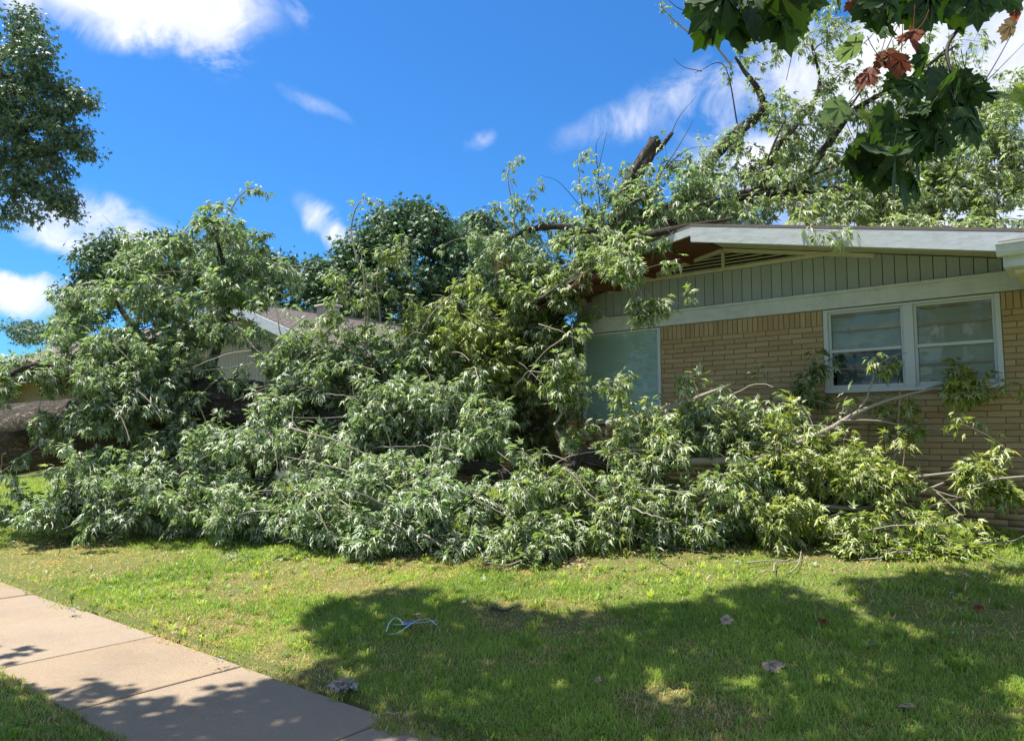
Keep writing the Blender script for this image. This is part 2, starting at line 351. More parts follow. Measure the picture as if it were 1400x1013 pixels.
def limb(name, pts, rad, parent, mat=None, n=None, sides=14, knob=.08, seed=0, jag=0, cap=True):
    """a bark-covered limb: rough round cross-section along a bent path; jag>0 splinters the end"""
    r = np.random.default_rng(seed); L_ = sum(np.linalg.norm(np.array(pts[i+1])-np.array(pts[i])) for i in range(len(pts)-1))
    n = n or max(8, int(L_/.12)); P, Rd = spline(pts, rad, n)
    P[1:-1] += r.normal(0, 1, (n-2, 3))*np.minimum(Rd[1:-1, None]*.05, .006)
    T = np.gradient(P, axis=0); T /= np.linalg.norm(T, axis=1, keepdims=True)
    ref = np.array([0, 0, 1.]) if abs(T[:, 2].mean()) < .85 else np.array([1., 0, 0])
    A = np.cross(T, ref); A /= np.linalg.norm(A, axis=1, keepdims=True); B = np.cross(T, A)
    th = np.arange(sides)*2*np.pi/sides
    ph = r.uniform(0, 6.28, 4); s = np.linspace(0, L_, n)
    lump = 1+knob*(np.sin(2*th[None]+s[:, None]*1.1+ph[0])+.6*np.sin(3*th[None]-s[:, None]*1.9+ph[1])+.5*np.sin(5*th[None]+s[:, None]*2.7/max(.2, Rd.max())*.3+ph[2]))+r.normal(0, knob*.35, (n, sides))
    V = P[:, None]+(Rd[:, None]*lump)[..., None]*(np.cos(th)[None, :, None]*A[:, None]+np.sin(th)[None, :, None]*B[:, None])
    if jag: V[-1] += T[-1]*r.uniform(-.3, 1, (sides, 1))*jag
    al = np.stack([np.broadcast_to(th/(2*np.pi)*2*np.pi*Rd.mean(), (n, sides)), np.broadcast_to(s[:, None], (n, sides)), np.zeros((n, sides))], -1)
    V = V.reshape(-1, 3); al = al.reshape(-1, 3); idx = np.arange(n*sides).reshape(n, sides)
    F = np.stack([idx[:-1], np.roll(idx[:-1], -1, 1), np.roll(idx[1:], -1, 1), idx[1:]], -1).reshape(-1, 4)
    V = np.vstack([V, P[:1]-T[:1]*Rd[0]*.2, P[-1:]+T[-1:]*(Rd[-1]*.3 if not jag else -jag*.2)]); al = np.vstack([al, al[:1], al[-1:]])
    c0 = len(V)-2; c1 = len(V)-1
    F3 = np.vstack([np.stack([np.full(sides, c0), np.roll(idx[0], -1), idx[0]], -1), np.stack([np.full(sides, c1), idx[-1], np.roll(idx[-1], -1)], -1)])
    o = mesh_np(name, V, [F, F3], mat or MAT['bark'], parent, along=al, smooth=True)
    return o, P, Rd

# leaf outlines: x across, y along, z out of the blade
LEAF5 = np.array([(0, .0, .0), (-.34, .20, -.06), (-.09, .25, .03), (-.52, .68, -.14), (-.10, .46, .03), (0, 1.12, -.24), (.10, .46, .03), (.52, .68, -.14), (.09, .25, .03), (.34, .20, -.06)])
LEAF5_F = np.array([(0, i, i+1) for i in range(1, 9)])
LEAF3 = np.array([(0, 0, 0), (-.42, .5, -.08), (-.1, .45, .02), (0, 1, -.12), (.1, .45, .02), (.42, .5, -.08)])
LEAF3_F = np.array([(0, 2, 1), (0, 4, 2), (0, 5, 4), (2, 4, 3)])
LEAF5_F = LEAF5_F[:, ::-1].copy()
def unit(v): return v/(np.linalg.norm(v, axis=-1, keepdims=True)+1e-9)
def leaf_cloud(base, axis, nor, size, tmpl=LEAF5, tf=LEAF5_F, curl=None):
    A = unit(axis); N = nor-(nor*A).sum(-1, keepdims=True)*A; N = unit(N); B = np.cross(A, N)
    t = tmpl[None]*np.ones((len(base), 1, 1))
    if curl is not None: t = t.copy(); t[:, :, 2] *= curl[:, None]
    V = base[:, None]+size[:, None, None]*(t[:, :, :1]*B[:, None]+t[:, :, 1:2]*A[:, None]+t[:, :, 2:]*N[:, None])
    k = len(tmpl); F = (tf[None]+np.arange(len(base))[:, None, None]*k).reshape(-1, 3)
    return V.reshape(-1, 3), F

def grow(nodes, att, r, arch=.18, K=6, base_r=.0035, wander=.06):
    """join every attractor to the nearest piece of the growing skeleton; returns paths (M,K,3), radii (M,K)"""
    att = att.copy(); D0 = np.sqrt(((att[:, None]-nodes[None])**2).sum(-1)).min(1); att = att[np.argsort(D0+r.normal(0, .08, len(D0)))]
    cap = len(nodes)+len(att)*(K-1); N = np.empty((cap, 3)); N[:len(nodes)] = nodes; own = np.full(cap, -1); n = len(nodes)
    P = np.empty((len(att), K, 3)); par = np.full(len(att), -1)
    t = np.linspace(0, 1, K)[:, None]
    for i, a in enumerate(att):
        d = ((N[:n]-a)**2).sum(1); d = d+.0; j = int(d.argmin())
        p0 = N[j]; L_ = math.sqrt(d[j]); par[i] = own[j]
        mid = (p0+a)/2+np.array([0, 0, arch*L_])+r.normal(0, wander*L_+.01, 3)
        p = (1-t)**2*p0+2*t*(1-t)*mid+t*t*a; P[i] = p
        m = K-1; N[n:n+m] = p[1:]; own[n:n+m] = i; n += m
    cnt = np.ones(len(att))
    for i in range(len(att)-1, -1, -1):
        if par[i] >= 0: cnt[par[i]] += cnt[i]
    R0 = base_r*cnt**.5; R1 = np.maximum(base_r*.7, R0*.55)
    return P, R0[:, None]*(1-t[:, 0])+R1[:, None]*t[:, 0]

def leaves_on(P, r, per, size, droop=.9, spread=.10, tstart=.35, up=.5, tuft=.5, sides=None):
    """opposite, drooping leaves near the ends of the paths P"""
    M_n, K, _ = P.shape; n = M_n*per
    pi = np.repeat(np.arange(M_n), per); t = tstart+(1-tstart)*r.random(n)**tuft
    s = t*(K-1); i = np.minimum(s.astype(int), K-2); f = (s-i)[:, None]
    p = P[pi, i]*(1-f)+P[pi, i+1]*f; T = unit(P[pi, i+1]-P[pi, i])
    out = r.normal(0, 1, (n, 3)); out = unit(out-(out*T).sum(-1, keepdims=True)*T*.8)
    pet = spread*(.5+r.random(n))[:, None]
    dirn = unit(out+T*.5+np.array([0, 0, -.15]))
    b = p+dirn*pet
    ax = unit(out*.75+T*.45+np.array([0, 0, -1.])*(droop*(.45+.9*r.random(n)))[:, None])
    nor = out*.5+np.array([0, 0, 1.])*up+r.normal(0, .35, (n, 3))+np.array([0, -.25, 0])
    sz = size*(.6+.75*r.random(n)**.8)
    return p, b, ax, nor, sz, pi

def vnoise(x, y, s, seed):
    r = np.random.default_rng(seed); tab = r.random((64, 64)); x = x/s+100; y = y/s+100
    i = np.floor(x).astype(int); j = np.floor(y).astype(int); fx = x-i; fy = y-j; fx = fx*fx*(3-2*fx); fy = fy*fy*(3-2*fy)
    t = lambda a, b: tab[a % 64, b % 64]
    return (t(i, j)*(1-fx)+t(i+1, j)*fx)*(1-fy)+(t(i, j+1)*(1-fx)+t(i+1, j+1)*fx)*fy
HOUSE_W = 9.8
def roofz(u):
    u = np.asarray(u, float); d = u+4.14
    right = 4.41-.196*np.maximum(d, 0)
    dl = np.maximum(-d, 0); left = -.16*np.minimum(dl, .75)-.31*np.maximum(dl-.75, 0)
    return right+left
def roofin(u): return 4.41-.196*np.abs(np.asarray(u, float)+4.14)
def keep_clear(A, r):
    """no twig inside the house or under the lawn"""
    u, w, z = A.T
    inh = (u > -6.75) & (w > HOUSE_W-.25) & (z < roofin(u)+.02)
    inr = (u > -6.7) & (w > 8.65) & (z > roofz(u)-.28) & (z < roofz(u)+.06)
    inb = (w > 9.75) & (z < 2.6) & (u > -9.5) & (u < -6)
    A = A[~(inh | inr | inb)].copy()
    g = G(A[:, 0], A[:, 1]); lo = A[:, 2] < g+.05; A[lo, 2] = (g+.04+.12*r.random(len(A)))[lo]
    return A
def broken_twigs(parent, anchors, n, seed, mat='twig', r0=(.005, .013), ln=(.4, 1.3)):
    """bare snapped sticks poking out of the leaves"""
    r = np.random.default_rng(seed); a = anchors[r.choice(len(anchors), n)]; Ps = []; Rs = []
    a = a+np.column_stack([r.normal(0, .1, n), -r.uniform(0, .35, n), r.normal(.05, .1, n)])
    d = unit(np.column_stack([r.normal(0, 1, n), r.normal(-.2, .35, n), r.normal(.15, .45, n)])); L_ = r.uniform(*ln, n)
    c = a+d*(L_*.5)[:, None]+np.array([0, 0, 1])*(L_*r.normal(.06, .12, n))[:, None]+r.normal(0, .05, (n, 3)); e = a+d*L_[:, None]+np.array([0, 0, -1])*(L_*.12)[:, None]
    t = np.linspace(0, 1, 8)[None, :, None]; P = (1-t)**2*a[:, None]+2*t*(1-t)*c[:, None]+t*t*e[:, None]+np.cumsum(r.normal(0, .012, (n, 8, 3)), 1)
    g = G(P[..., 0], P[..., 1]); P[..., 2] = np.maximum(P[..., 2], g+.03); P[..., 1] = np.minimum(P[..., 1], 9.7)
    R0 = r.uniform(*r0, n)[:, None]*(1-.65*t[..., 0])
    V, F = tubes(P, R0, 5); return mesh_np('broken_twigs', V, F, MAT[mat], parent, smooth=True, kind='stuff')
def blob(r, cx, cy, rx, ry, Z, dZ, n):
    """points in a lens of foliage: an ellipse as seen, with real depth"""
    a = r.uniform(0, 2*np.pi, n); q = np.sqrt(r.random(n)); x = cx+rx*q*np.cos(a); y = cy+ry*q*np.sin(a)
    zz = Z+dZ*(r.random(n)*2-1)*np.sqrt(np.maximum(.15, 1-q*q))
    return np.array([atZ(x[i], y[i], zz[i]) for i in range(n)])
def foliage(parent, nodes, blobs, seed, mat='leaf', per=17, size=.095, yellow=.06, twigs=True, tuft=.5, droop=.75, tw_mat='twig', up=.75, flip=.52, clear=True, spread=.07, arch=.18, bias=0., tmpl=(LEAF5, LEAF5_F), base_r=.0035, sticks=.05):
    r = np.random.default_rng(seed)
    A = np.vstack([blob(r, *b) for b in blobs]) if isinstance(blobs, list) else blobs
    if isinstance(blobs, list):
        nz = vnoise(A[:, 0]+A[:, 1]*.3, A[:, 2]*1.3, .42, seed)*.6+vnoise(A[:, 1]-A[:, 0]*.4, A[:, 2], .33, seed+1)*.4
        keep = nz > np.quantile(nz, .46); keep |= r.random(len(A)) < .05; A = A[keep]
        sh = r.random(len(A)) < .11; A[sh] += np.column_stack([r.normal(0, .30, sh.sum()), r.normal(0, .2, sh.sum())-.15, r.uniform(.0, .5, sh.sum())*np.where(r.random(sh.sum()) < .3, -.6, 1)])
    if clear: A = keep_clear(A, r)
    P, Rd = grow(np.asarray(nodes), A, r, arch=arch, base_r=base_r)
    if clear:
        g = G(P[..., 0], P[..., 1]); P[..., 2] = np.maximum(P[..., 2], g+.025)
    size = size*1.08
    V, F = tubes(P, Rd, 3)
    tw = mesh_np('twigs', V, F, MAT[tw_mat], parent, smooth=True, kind='stuff')
    p, b, ax, nor, sz, pi = leaves_on(P, r, per, size, droop=droop, tuft=tuft, up=up, spread=spread)
    if clear:
        k = ~((b[:, 1] > HOUSE_W-.03) & (b[:, 0] > -6.65) & (b[:, 2] < roofin(b[:, 0]))); p, b, ax, nor, sz, pi = p[k], b[k], ax[k], nor[k], sz[k], pi[k]
        g = G(b[:, 0], b[:, 1]); near = b[:, 2] < g+.09; ax[near, 2] *= .12; nor[near] = nor[near]*.3+np.array([0, 0, 1.]); b[near, 2] = np.maximum(b[near, 2], g[near]+.03)
    sgn = np.where(r.random(len(b)) < flip, -1., 1.)[:, None]
    V, F = leaf_cloud(b, ax, nor*sgn, sz, *tmpl, curl=(.3+1.6*r.random(len(b)))*sgn[:, 0])
    k = len(tmpl[0]); clump = np.clip(.5*r.random(len(A))+.9*vnoise(A[:, 0]+A[:, 1], A[:, 2]*1.4, .5, seed+9)-.2, 0, 1)[pi]
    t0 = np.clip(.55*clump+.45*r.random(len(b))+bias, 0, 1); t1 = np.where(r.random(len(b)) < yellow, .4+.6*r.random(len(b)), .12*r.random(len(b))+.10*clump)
    tint = np.repeat(np.stack([t0, t1, r.random(len(b))], -1), k, 0)
    fo = mesh_np('foliage', V, F, MAT[mat], parent, tint=tint, kind='stuff')
    if clear and sticks: broken_twigs(parent, A, max(2, int(len(A)*sticks)), seed+77)
    return fo, A
TRIS = {}

# ------------------------------------------------------------------ ground and sidewalk
def grid(x0, x1, nx, y0, y1, ny):
    xs = np.linspace(x0, x1, nx) if np.isscalar(nx) else nx; ys = np.linspace(y0, y1, ny) if np.isscalar(ny) else ny
    X, Y = np.meshgrid(xs, ys); return X, Y
xs = np.unique(np.concatenate([-np.geomspace(24, 900, 22), np.arange(-24, 8, .16), np.geomspace(8, 900, 22)]))
ys = np.unique(np.concatenate([-np.geomspace(4, 900, 18), np.arange(-4, 1.9, .2), [1.9, 1.94, 3.23, 3.27], np.arange(3.4, 12, .16), np.geomspace(12, 900, 24)]))
X, Y = np.meshgrid(xs, ys); Zg = G(X, Y)
V = np.stack([X, Y, Zg], -1).reshape(-1, 3); idx = np.arange(X.size).reshape(X.shape)
F = np.stack([idx[:-1, :-1], idx[:-1, 1:], idx[1:, 1:], idx[1:, :-1]], -1).reshape(-1, 4)
lawn = mesh_np('lawn', V, F, MAT['soil'], smooth=True, kind='structure'); lawn['label'] = 'green lawn with dry straw patches rising to the brick house'
walk = thing('sidewalk', 'tan concrete sidewalk of square slabs crossing the lawn', None, (0, 2.6, 0), kind='structure')
joints = [.7, -.7, -2.1, -3.53, -5.17, -6.5, -7.94, -9.3, -10.8, -12.2, -13.6, -15, -16.4, -17.8, -19.2]
for i in range(len(joints)-1):
    u1, u0 = joints[i], joints[i+1]; g = .007; dz = random.uniform(-.006, .004)
    sl_ = PB().box(u0+g, u1-g, 2.01, 3.18, -.09, .0+dz).build('slab', MAT['concrete'], walk, bevel=.006); sl_.rotation_euler = (random.uniform(-.0008, .0008), random.uniform(-.0006, .0006), random.uniform(-.0006, .0006))

st = PB().box(-120, 60, -12.5, -3.6, -.2, .012).build('street', M_('pale_street_concrete').pbr((.46, .43, .38), .85), kind='structure'); st['label'] = 'pale concrete street along the verge'  # unseen street, added so its pale concrete bounces light onto the house
kb = PB().box(-120, 60, -3.598, -3.42, -.2, .13).build('kerb', MAT['concrete'], bevel=.02, kind='structure'); kb['label'] = 'concrete kerb of the street'
# ------------------------------------------------------------------ grass
dry_spots = [(gnd(*q), rr_) for q, rr_ in [((560, 762), .55), ((640, 758), .5), ((700, 770), .35), ((1155, 752), .5), ((1120, 758), .35), ((40, 768), .9), ((110, 745), .6), ((330, 800), .4), ((250, 870), .35), ((420, 780), .4), ((830, 770), .5),
              ((150, 770), .5), ((940, 740), .45), ((300, 860), .3), ((930, 965), .22), ((880, 760), .5), ((60, 750), .6), ((480, 800), .35), ((370, 905), .25), ((420, 925), .2), ((700, 840), .3), ((770, 850), .3)]]
def grass_field(n, box, seed, dens, hgt, wid, seg):
    r = np.random.default_rng(seed)
    u = r.uniform(box[0], box[1], n); w = r.uniform(box[2], box[3], n)
    d = np.hypot(u, w); keep = r.random(n) < dens(d, u, w); u, w = u[keep], w[keep]
    # ragged edge against the sidewalk
    e1 = 3.21-.09*vnoise(u, w*0, .35, 3)-.07*(vnoise(u, w*0, .11, 4) > .55); e0 = 1.99+.06*vnoise(u, w*0, .3, 5)+.04*(vnoise(u, w*0, .09, 6) > .6)
    e1 = e1-.13*np.clip((vnoise(u, w*0, .7, 8)-.6)*4, 0, 1)
    k = (w > e1+r.random(len(u))*.06) | (w < e0-r.random(len(u))*.05); 
    k &= ~((w > 9.75) & (u > -6.8)); u, w = u[k], w[k]
    z = np.where((w > 1.9) & (w < 3.27), .0, G(u, w)); n = len(u)
    dryn = vnoise(u, w, .55, 11)*.55+vnoise(u, w, .17, 12)*.3+vnoise(u, w, 1.7, 13)*.35
    dry = np.clip((dryn-.60)*2.2, 0, 1)*.85
    for c, rr_ in dry_spots:
        dd = np.hypot((u-c[0])*.7, w-c[1])/(rr_*1.25)*(.6+.8*vnoise(u, w, .22, 14)); dry = np.maximum(dry, np.clip(1.35-dd, 0, 1))
    edge = np.clip(1-np.abs(w-3.2)/.25, 0, 1)*.65*vnoise(u, w, .4, 15)+np.clip(1-np.abs(w-1.95)/.2, 0, 1)*.5*vnoise(u, w, .4, 16); dry = np.maximum(dry, edge)
    thin = r.random(n) < 1-.45*dry; u, w, z, dry = u[thin], w[thin], z[thin], dry[thin]; n = len(u)
    tuft = vnoise(u, w, .13, 21)*.6+vnoise(u, w, .5, 22)*.6
    H = hgt*(.45+.75*r.random(n))*(.55+.75*tuft)*(1-.45*dry); W = wid*(.7+.6*r.random(n))
    a = r.uniform(0, 2*np.pi, n); lean = (.25+.9*r.random(n))*(1+.4*dry); la = a+np.pi/2+r.normal(0, .8, n)
    dx = np.cos(la)*lean*H; dy = np.sin(la)*lean*H; sx = np.cos(a)*W/2; sy = np.sin(a)*W/2
    b = np.stack([u, w, z-.004], -1); S = np.stack([sx, sy, 0*sx], -1)
    mid = b+np.stack([dx*.35, dy*.35, H*.6], -1); tip = b+np.stack([dx, dy, H*(.95-.3*lean)], -1)
    green = np.array([.11, .235, .035]); lime = np.array([.38, .49, .10]); straw = np.array([.72, .58, .30]); brown = np.array([.38, .23, .12])
    mixv = np.clip(vnoise(u, w, .9, 31)*.6+vnoise(u, w, .25, 32)*.35+.25*r.random(n), 0, 1)[:, None]
    c = green*(1-mixv)+lime*mixv
    isdry = (r.random(n) < dry*.85+.05)[:, None]; sb = r.random((n, 1)); c = np.where(isdry, straw*sb+brown*(1-sb), c)*(.8+.4*r.random((n, 1)))
    if seg == 2:
        V = np.stack([b-S, b+S, mid+S*.8, mid-S*.8, tip], 1); k = 5; f4 = np.array([[0, 1, 2, 3]]); f3 = np.array([[3, 2, 4]])
        off = np.arange(n)[:, None, None]*k; Fs = [(f4[None]+off).reshape(-1, 4), (f3[None]+off).reshape(-1, 3)]
    else:
        V = np.stack([b-S, b+S, tip], 1); k = 3; Fs = [(np.array([[0, 1, 2]])[None]+np.arange(n)[:, None, None]*k).reshape(-1, 3)]
    return V.reshape(-1, 3), Fs, np.repeat(c, k, 0)
def in_view(u, w, m=1.12):
    X_ = u*_R[0]+w*_R[1]; Z_ = u*_F[0]+w*_F[1]; return (Z_ > .8) & (np.abs(X_/np.maximum(Z_, .1)) < .69*m+.6/np.maximum(Z_, .5))
parts = [grass_field(262000, (-7, 1.5, 1.2, 6.2), 41, lambda d, u, w: in_view(u, w)*np.clip(5.2/d, 0, 1)**1.2, .052, .0058, 2),
         grass_field(205000, (-24, 0, 3.2, 10.5), 43, lambda d, u, w: in_view(u, w)*np.clip((d-6)/2.5, 0, 1)*((w > 3.3)), .075, .017, 1),
         grass_field(290000, (-20, 3, 2.5, 10.5), 42, lambda d, u, w: in_view(u, w)*np.clip(d/6.5, 0, 1)**2*np.clip(10/d, 0, 1)**1.5*((w > 3.0)), .058, .0075, 1)]
vo = 0; Vs = []; F4 = []; F3 = []; Cs = []
for V, Fs, c in parts:
    Vs.append(V); Cs.append(c)
    for f in Fs: (F4 if f.shape[1] == 4 else F3).append(f+vo)
    vo += len(V)
grass = mesh_np('grass', np.vstack(Vs), [np.vstack(F4), np.vstack(F3)], MAT['grass'], tint=np.vstack(Cs), kind='stuff')
grass['label'] = 'short mixed green and straw coloured grass covering the lawn'; grass['category'] = 'grass'
# longer coarse weeds and clover tufts
def weeds(n, seed):
    r = np.random.default_rng(seed); Vs = []; Fs = []; Cs = []; vo = 0
    u = r.uniform(-9, 1.5, n*3); w = r.uniform(1.2, 9.5, n*3); k = in_view(u, w) & ((w > 3.2) | (w < 1.9)) & (vnoise(u, w, .6, 61) > .35); u, w = u[k][:n], w[k][:n]
    for a_, b_ in zip(u, w):
        m_ = r.integers(7, 16); th = r.uniform(0, 6.28, m_); H = r.uniform(.03, .085, m_); ln = r.uniform(.5, 1.5, m_)
        c0 = np.array([a_, b_, float(G(a_, b_))])+np.stack([r.normal(0, .02, m_), r.normal(0, .02, m_), np.zeros(m_)], -1)
        d = np.stack([np.cos(th), np.sin(th), np.zeros(m_)], -1); s = np.stack([-np.sin(th), np.cos(th), np.zeros(m_)], -1)*.0045
        mid = c0+d*(H*ln*.4)[:, None]+np.array([0, 0, 1])*(H*.75)[:, None]; tip = c0+d*(H*ln)[:, None]+np.array([0, 0, 1])*(H*.7)[:, None]
        V = np.stack([c0-s, c0+s, mid+s, mid-s, tip], 1).reshape(-1, 3); Vs.append(V)
        o_ = np.arange(m_)[:, None]*5+vo; Fs.append(np.hstack([o_+0, o_+1, o_+2, o_+3])); Fs.append(np.hstack([o_+3, o_+2, o_+4, o_+4])); vo += len(V)
        Cs.append(np.tile(np.array([[.18, .29, .04], [.38, .46, .08], [.22, .33, .06]][r.integers(3)])*(.7+.6*r.random()), (len(V), 1)))
    F4 = np.vstack([f for i, f in enumerate(Fs) if i % 2 == 0]); F3 = np.vstack([f[:, :3] for i, f in enumerate(Fs) if i % 2])
    o = mesh_np('weeds', np.vstack(Vs), [F4, F3], MAT['grass'], tint=np.vstack(Cs), kind='stuff')
    o['label'] = 'longer coarse blades and weeds scattered through the lawn'; o['category'] = 'weeds'
weeds(1100, 62)

# ------------------------------------------------------------------ the brick house
W = HOUSE_W
house = thing('brick_house', 'long tan brick house with grey gable siding, white trim and a tree on its roof', 'house', (-3.5, W, .7))
wall = PB()
U0, U1 = -6.62, 2.6
wy0, wy1 = W+.012, W+.22
pw = (-6.5, -5.13, 1.90, 3.30)       # picture window
sw = (-2.83, -.93, 2.28, 3.30)       # double window
ZB, ZT = .45, 3.31
wall.box(U0, pw[0], wy0, wy1, ZB, ZT); wall.box(pw[0], pw[1], wy0, wy1, ZB, pw[2]-.02); wall.box(pw[1]+.002, sw[0]-.002, wy0, wy1, ZB, ZT)
wall.box(sw[0], sw[1], wy0, wy1, ZB, sw[2]-.03); wall.box(sw[1]+.002, U1, wy0, wy1, ZB, ZT)
wallo = wall.build('wall', MAT['mortar'], house)
# bricks: long thin courses, a soldier course under the frieze board
BL, BH, GAP = .305, .0700, .008
bricks = []
z = ZT-.205; row = 0
def clash(x0, x1, z0, z1, win): return x1 > win[0]-.004 and x0 < win[1]+.004 and z1 > win[2]-.02 and z0 < win[3]
def add_b(x0, x1, z0, z1):
    for wn in (pw, sw):
        if clash(x0, x1, z0, z1, wn):
            if z0 > wn[2]-.05 or True:
                if x0 < wn[0]-.03 and x1 > wn[0]: x1 = wn[0]-.006
                elif x1 > wn[1]+.03 and x0 < wn[1]: x0 = wn[1]+.006
                else: return
    x0 = max(x0, U0+.003); x1 = min(x1, U1-.003)
    if x1-x0 > .025: bricks.append((x0, x1, z0, z1))
x = U0+.005
while x < U1: add_b(x, x+BH-GAP, ZT-.2, ZT-.004); x += BH
while z-BH > ZB:
    off = (row % 2)*BL/2+((row*37) % 5)*.01
    x = U0-BL+off
    while x < U1: add_b(x, x+BL-GAP, z-BH+GAP, z); x += BL
    z -= BH; row += 1
x = sw[0]+.004
# rowlock sill bricks below the double window
def bkey(b):
    c = np.array([(b[0]+b[1])/2, W, (b[2]+b[3])/2]); q = project(c[None])[0]; a = (b[1]-b[0])*(b[3]-b[2])
    vis = 1 if (q[0] < 1420 and ((q[0] > 900 and c[2] > 1.95) or (q[0] > 1180 and c[2] > 1.35))) else 0
    return -(vis*10+a/(q[2]**2)*50)
bricks.sort(key=bkey)
meshes = {}
rb = random.Random(3)
for i, (x0, x1, z0, z1) in enumerate(bricks[:300]):
    k = (round(x1-x0, 3), round(z1-z0, 3))
    if k not in meshes:
        q = PB().box(-k[0]/2, k[0]/2, -.006, .012, -k[1]/2, k[1]/2).build('brick', MAT['brick'], None, bevel=.0025); meshes[k] = q.data
        o = q
    else:
        o = bpy.data.objects.new('brick', meshes[k]); col.objects.link(o)
    o.location = ((x0+x1)/2, W+rb.uniform(-.003, .003), (z0+z1)/2); o.rotation_euler = (rb.uniform(-.02, .02), rb.uniform(-.004, .004), rb.uniform(-.006, .006)); attach(o, wallo)
def brick_stuff(name, lst, w, parent, mat):
    n = len(lst); b = np.array(lst); r = np.random.default_rng(5); yo = r.uniform(-.003, .003, n)
    c = []
    for (sx, yy, sz) in ((0, -.006, 2), (1, -.006, 2), (1, -.006, 3), (0, -.006, 3), (0, .012, 2), (1, .012, 2), (1, .012, 3), (0, .012, 3)):
        c.append(np.stack([b[:, sx], w+yy+yo, b[:, sz]], -1))
    V = np.stack(c, 1).reshape(-1, 3); f = np.array([(0, 1, 2, 3), (3, 2, 6, 7), (0, 4, 5, 1), (1, 5, 6, 2), (4, 0, 3, 7)])
    t = np.repeat(r.random((n, 3)), 8, 0)
    return mesh_np(name, V, (f[None]+np.arange(n)[:, None, None]*8).reshape(-1, 4), mat, parent, tint=t, kind='stuff')
brick_stuff('bricks', bricks[300:], W, wallo, MAT['brick'])
# interior behind the windows
PB().box(-6.55, 2.5, W+.55, W+.6, .5, 3.9).build('inner_wall', MAT['darkroom'], house)
# frieze board, siding boards, louvred vent
PB().box(-6.66, U1, W-.035, W+.2, 3.312, 3.515).build('frieze_board', MAT['white'], house, bevel=.004)
PB().box(-6.66, U1, W-.06, W-.037, 3.492, 3.530).build('frieze_trim', MAT['white'], house, bevel=.003)
def under(u): return float(roofin(u))-.085
VT = 4.03                                          # bottom of the vent
def vent_top(u): return under(u)-.02
PB().poly_y([(-6.62, 3.52), (2.5, 3.52), (2.5, under(2.5)), (-4.14, under(-4.14)), (-6.62, under(-6.62))], W+.06, W+.1).build('gable_backing', MAT['darkroom'], house)
bw = .136; x = -6.60; n = 0
while x < 2.4:
    x1 = x+bw-.009; top0 = min(under(x)-.004, VT-.035 if -6.1 < x < -2.2 else 99); top1 = min(under(x1)-.004, VT-.035 if -6.1 < x1 < -2.2 else 99)
    if min(top0, top1) > 3.56:
        dy = random.uniform(-.003, .003); zb = 3.531+(.012 if x < -5.2 else 0)
        PB().hexa([(x, W+dy, zb), (x1, W+dy, zb), (x1, W+.03, zb), (x, W+.03, zb), (x, W+dy, top0), (x1, W+dy, top1), (x1, W+.03, top1), (x, W+.03, top0)]).build('siding_board', MAT['siding'], house)
    x += bw; n += 1
vent = PB().box(-6.0, -2.2, W-.03, W+.05, VT-.03, VT+.015).build('vent', MAT['cream'], house, bevel=.003)
u = -6.0
# sloping trim over the vent
PB().hexa(beam((-4.135, W, under(-4.14)-.03), (-2.2, W, under(-2.2)-.03), .05, .05)).build('vent_trim', MAT['cream'], vent)
PB().hexa(beam((-6.0, W, under(-6.0)-.03), (-4.145, W, under(-4.14)-.03), .05, .05)).build('vent_trim', MAT['cream'], vent)
k = 0; zz = VT+.035
def span_at(z_):
    us = np.linspace(-5.9, -2.4, 400); ok = us[(roofin(us)-.085-.055) > z_]
    return (ok[0], ok[-1]) if len(ok) else None
while True:
    s = span_at(zz)
    if s is None or s[1]-s[0] < .15: break
    a, b_ = s
    PB().hexa([(a, W-.012, zz-.012), (b_, W-.012, zz-.012), (b_, W+.045, zz+.014), (a, W+.045, zz+.014), (a, W-.012, zz-.002), (b_, W-.012, zz-.002), (b_, W+.045, zz+.024), (a, W+.045, zz+.024)]).build('slat', MAT['cream'], vent)
    zz += .046
for uu in (-5.25, -4.14, -3.1):
    PB().box(uu-.02, uu+.02, W-.022, W+.02, VT+.016, under(uu)-.06).build('vent_mullion', MAT['cream'], vent)
# roof: deck, rake boards, broken left slope
RW = 8.8; RB = 21.0
PB().hexa([(-4.14, RW-.03, 4.41), (3.2, RW-.03, roofz(3.2)), (3.2, RB, roofz(3.2)), (-4.14, RB, 4.41), (-4.14, RW-.03, 4.445), (3.2, RW-.03, roofz(3.2)+.035), (3.2, RB, roofz(3.2)+.035), (-4.14, RB, 4.445)]).build('roof', MAT['shingle'], house)
roofL = PB()
def rq(u0, u1, w0, w1, f0, f1): roofL.hexa([(u0, w0, f0(u0)), (u1, w0, f0(u1)), (u1, w1, f1(u1)), (u0, w1, f1(u0)), (u0, w0, f0(u0)+.03), (u1, w0, f0(u1)+.03), (u1, w1, f1(u1)+.03), (u0, w1, f1(u0)+.03)])
for a_, b_ in ((-6.9, -5.9), (-5.9, -4.89), (-4.89, -4.142)):
    rq(a_, b_, RW, W-.05, lambda q: float(roofz(q)), lambda q: float(roofin(q))); rq(a_, b_, W-.05, 15, lambda q: float(roofin(q)), lambda q: float(roofin(q)))
lf = roofL.build('roof', MAT['shingle'], house); lf['label'] = 'sagging broken left roof slope'
PB().hexa([(-4.14, RW-.028, 4.41-.205), (3.2, RW-.028, roofz(3.2)-.205), (3.2, RW+.012, roofz(3.2)-.205), (-4.14, RW+.012, 4.205), (-4.14, RW-.028, 4.407), (3.2, RW-.028, roofz(3.2)-.003), (3.2, RW+.012, roofz(3.2)-.003), (-4.14, RW+.012, 4.407)]).build('rake_board', MAT['white'], house, bevel=.004)
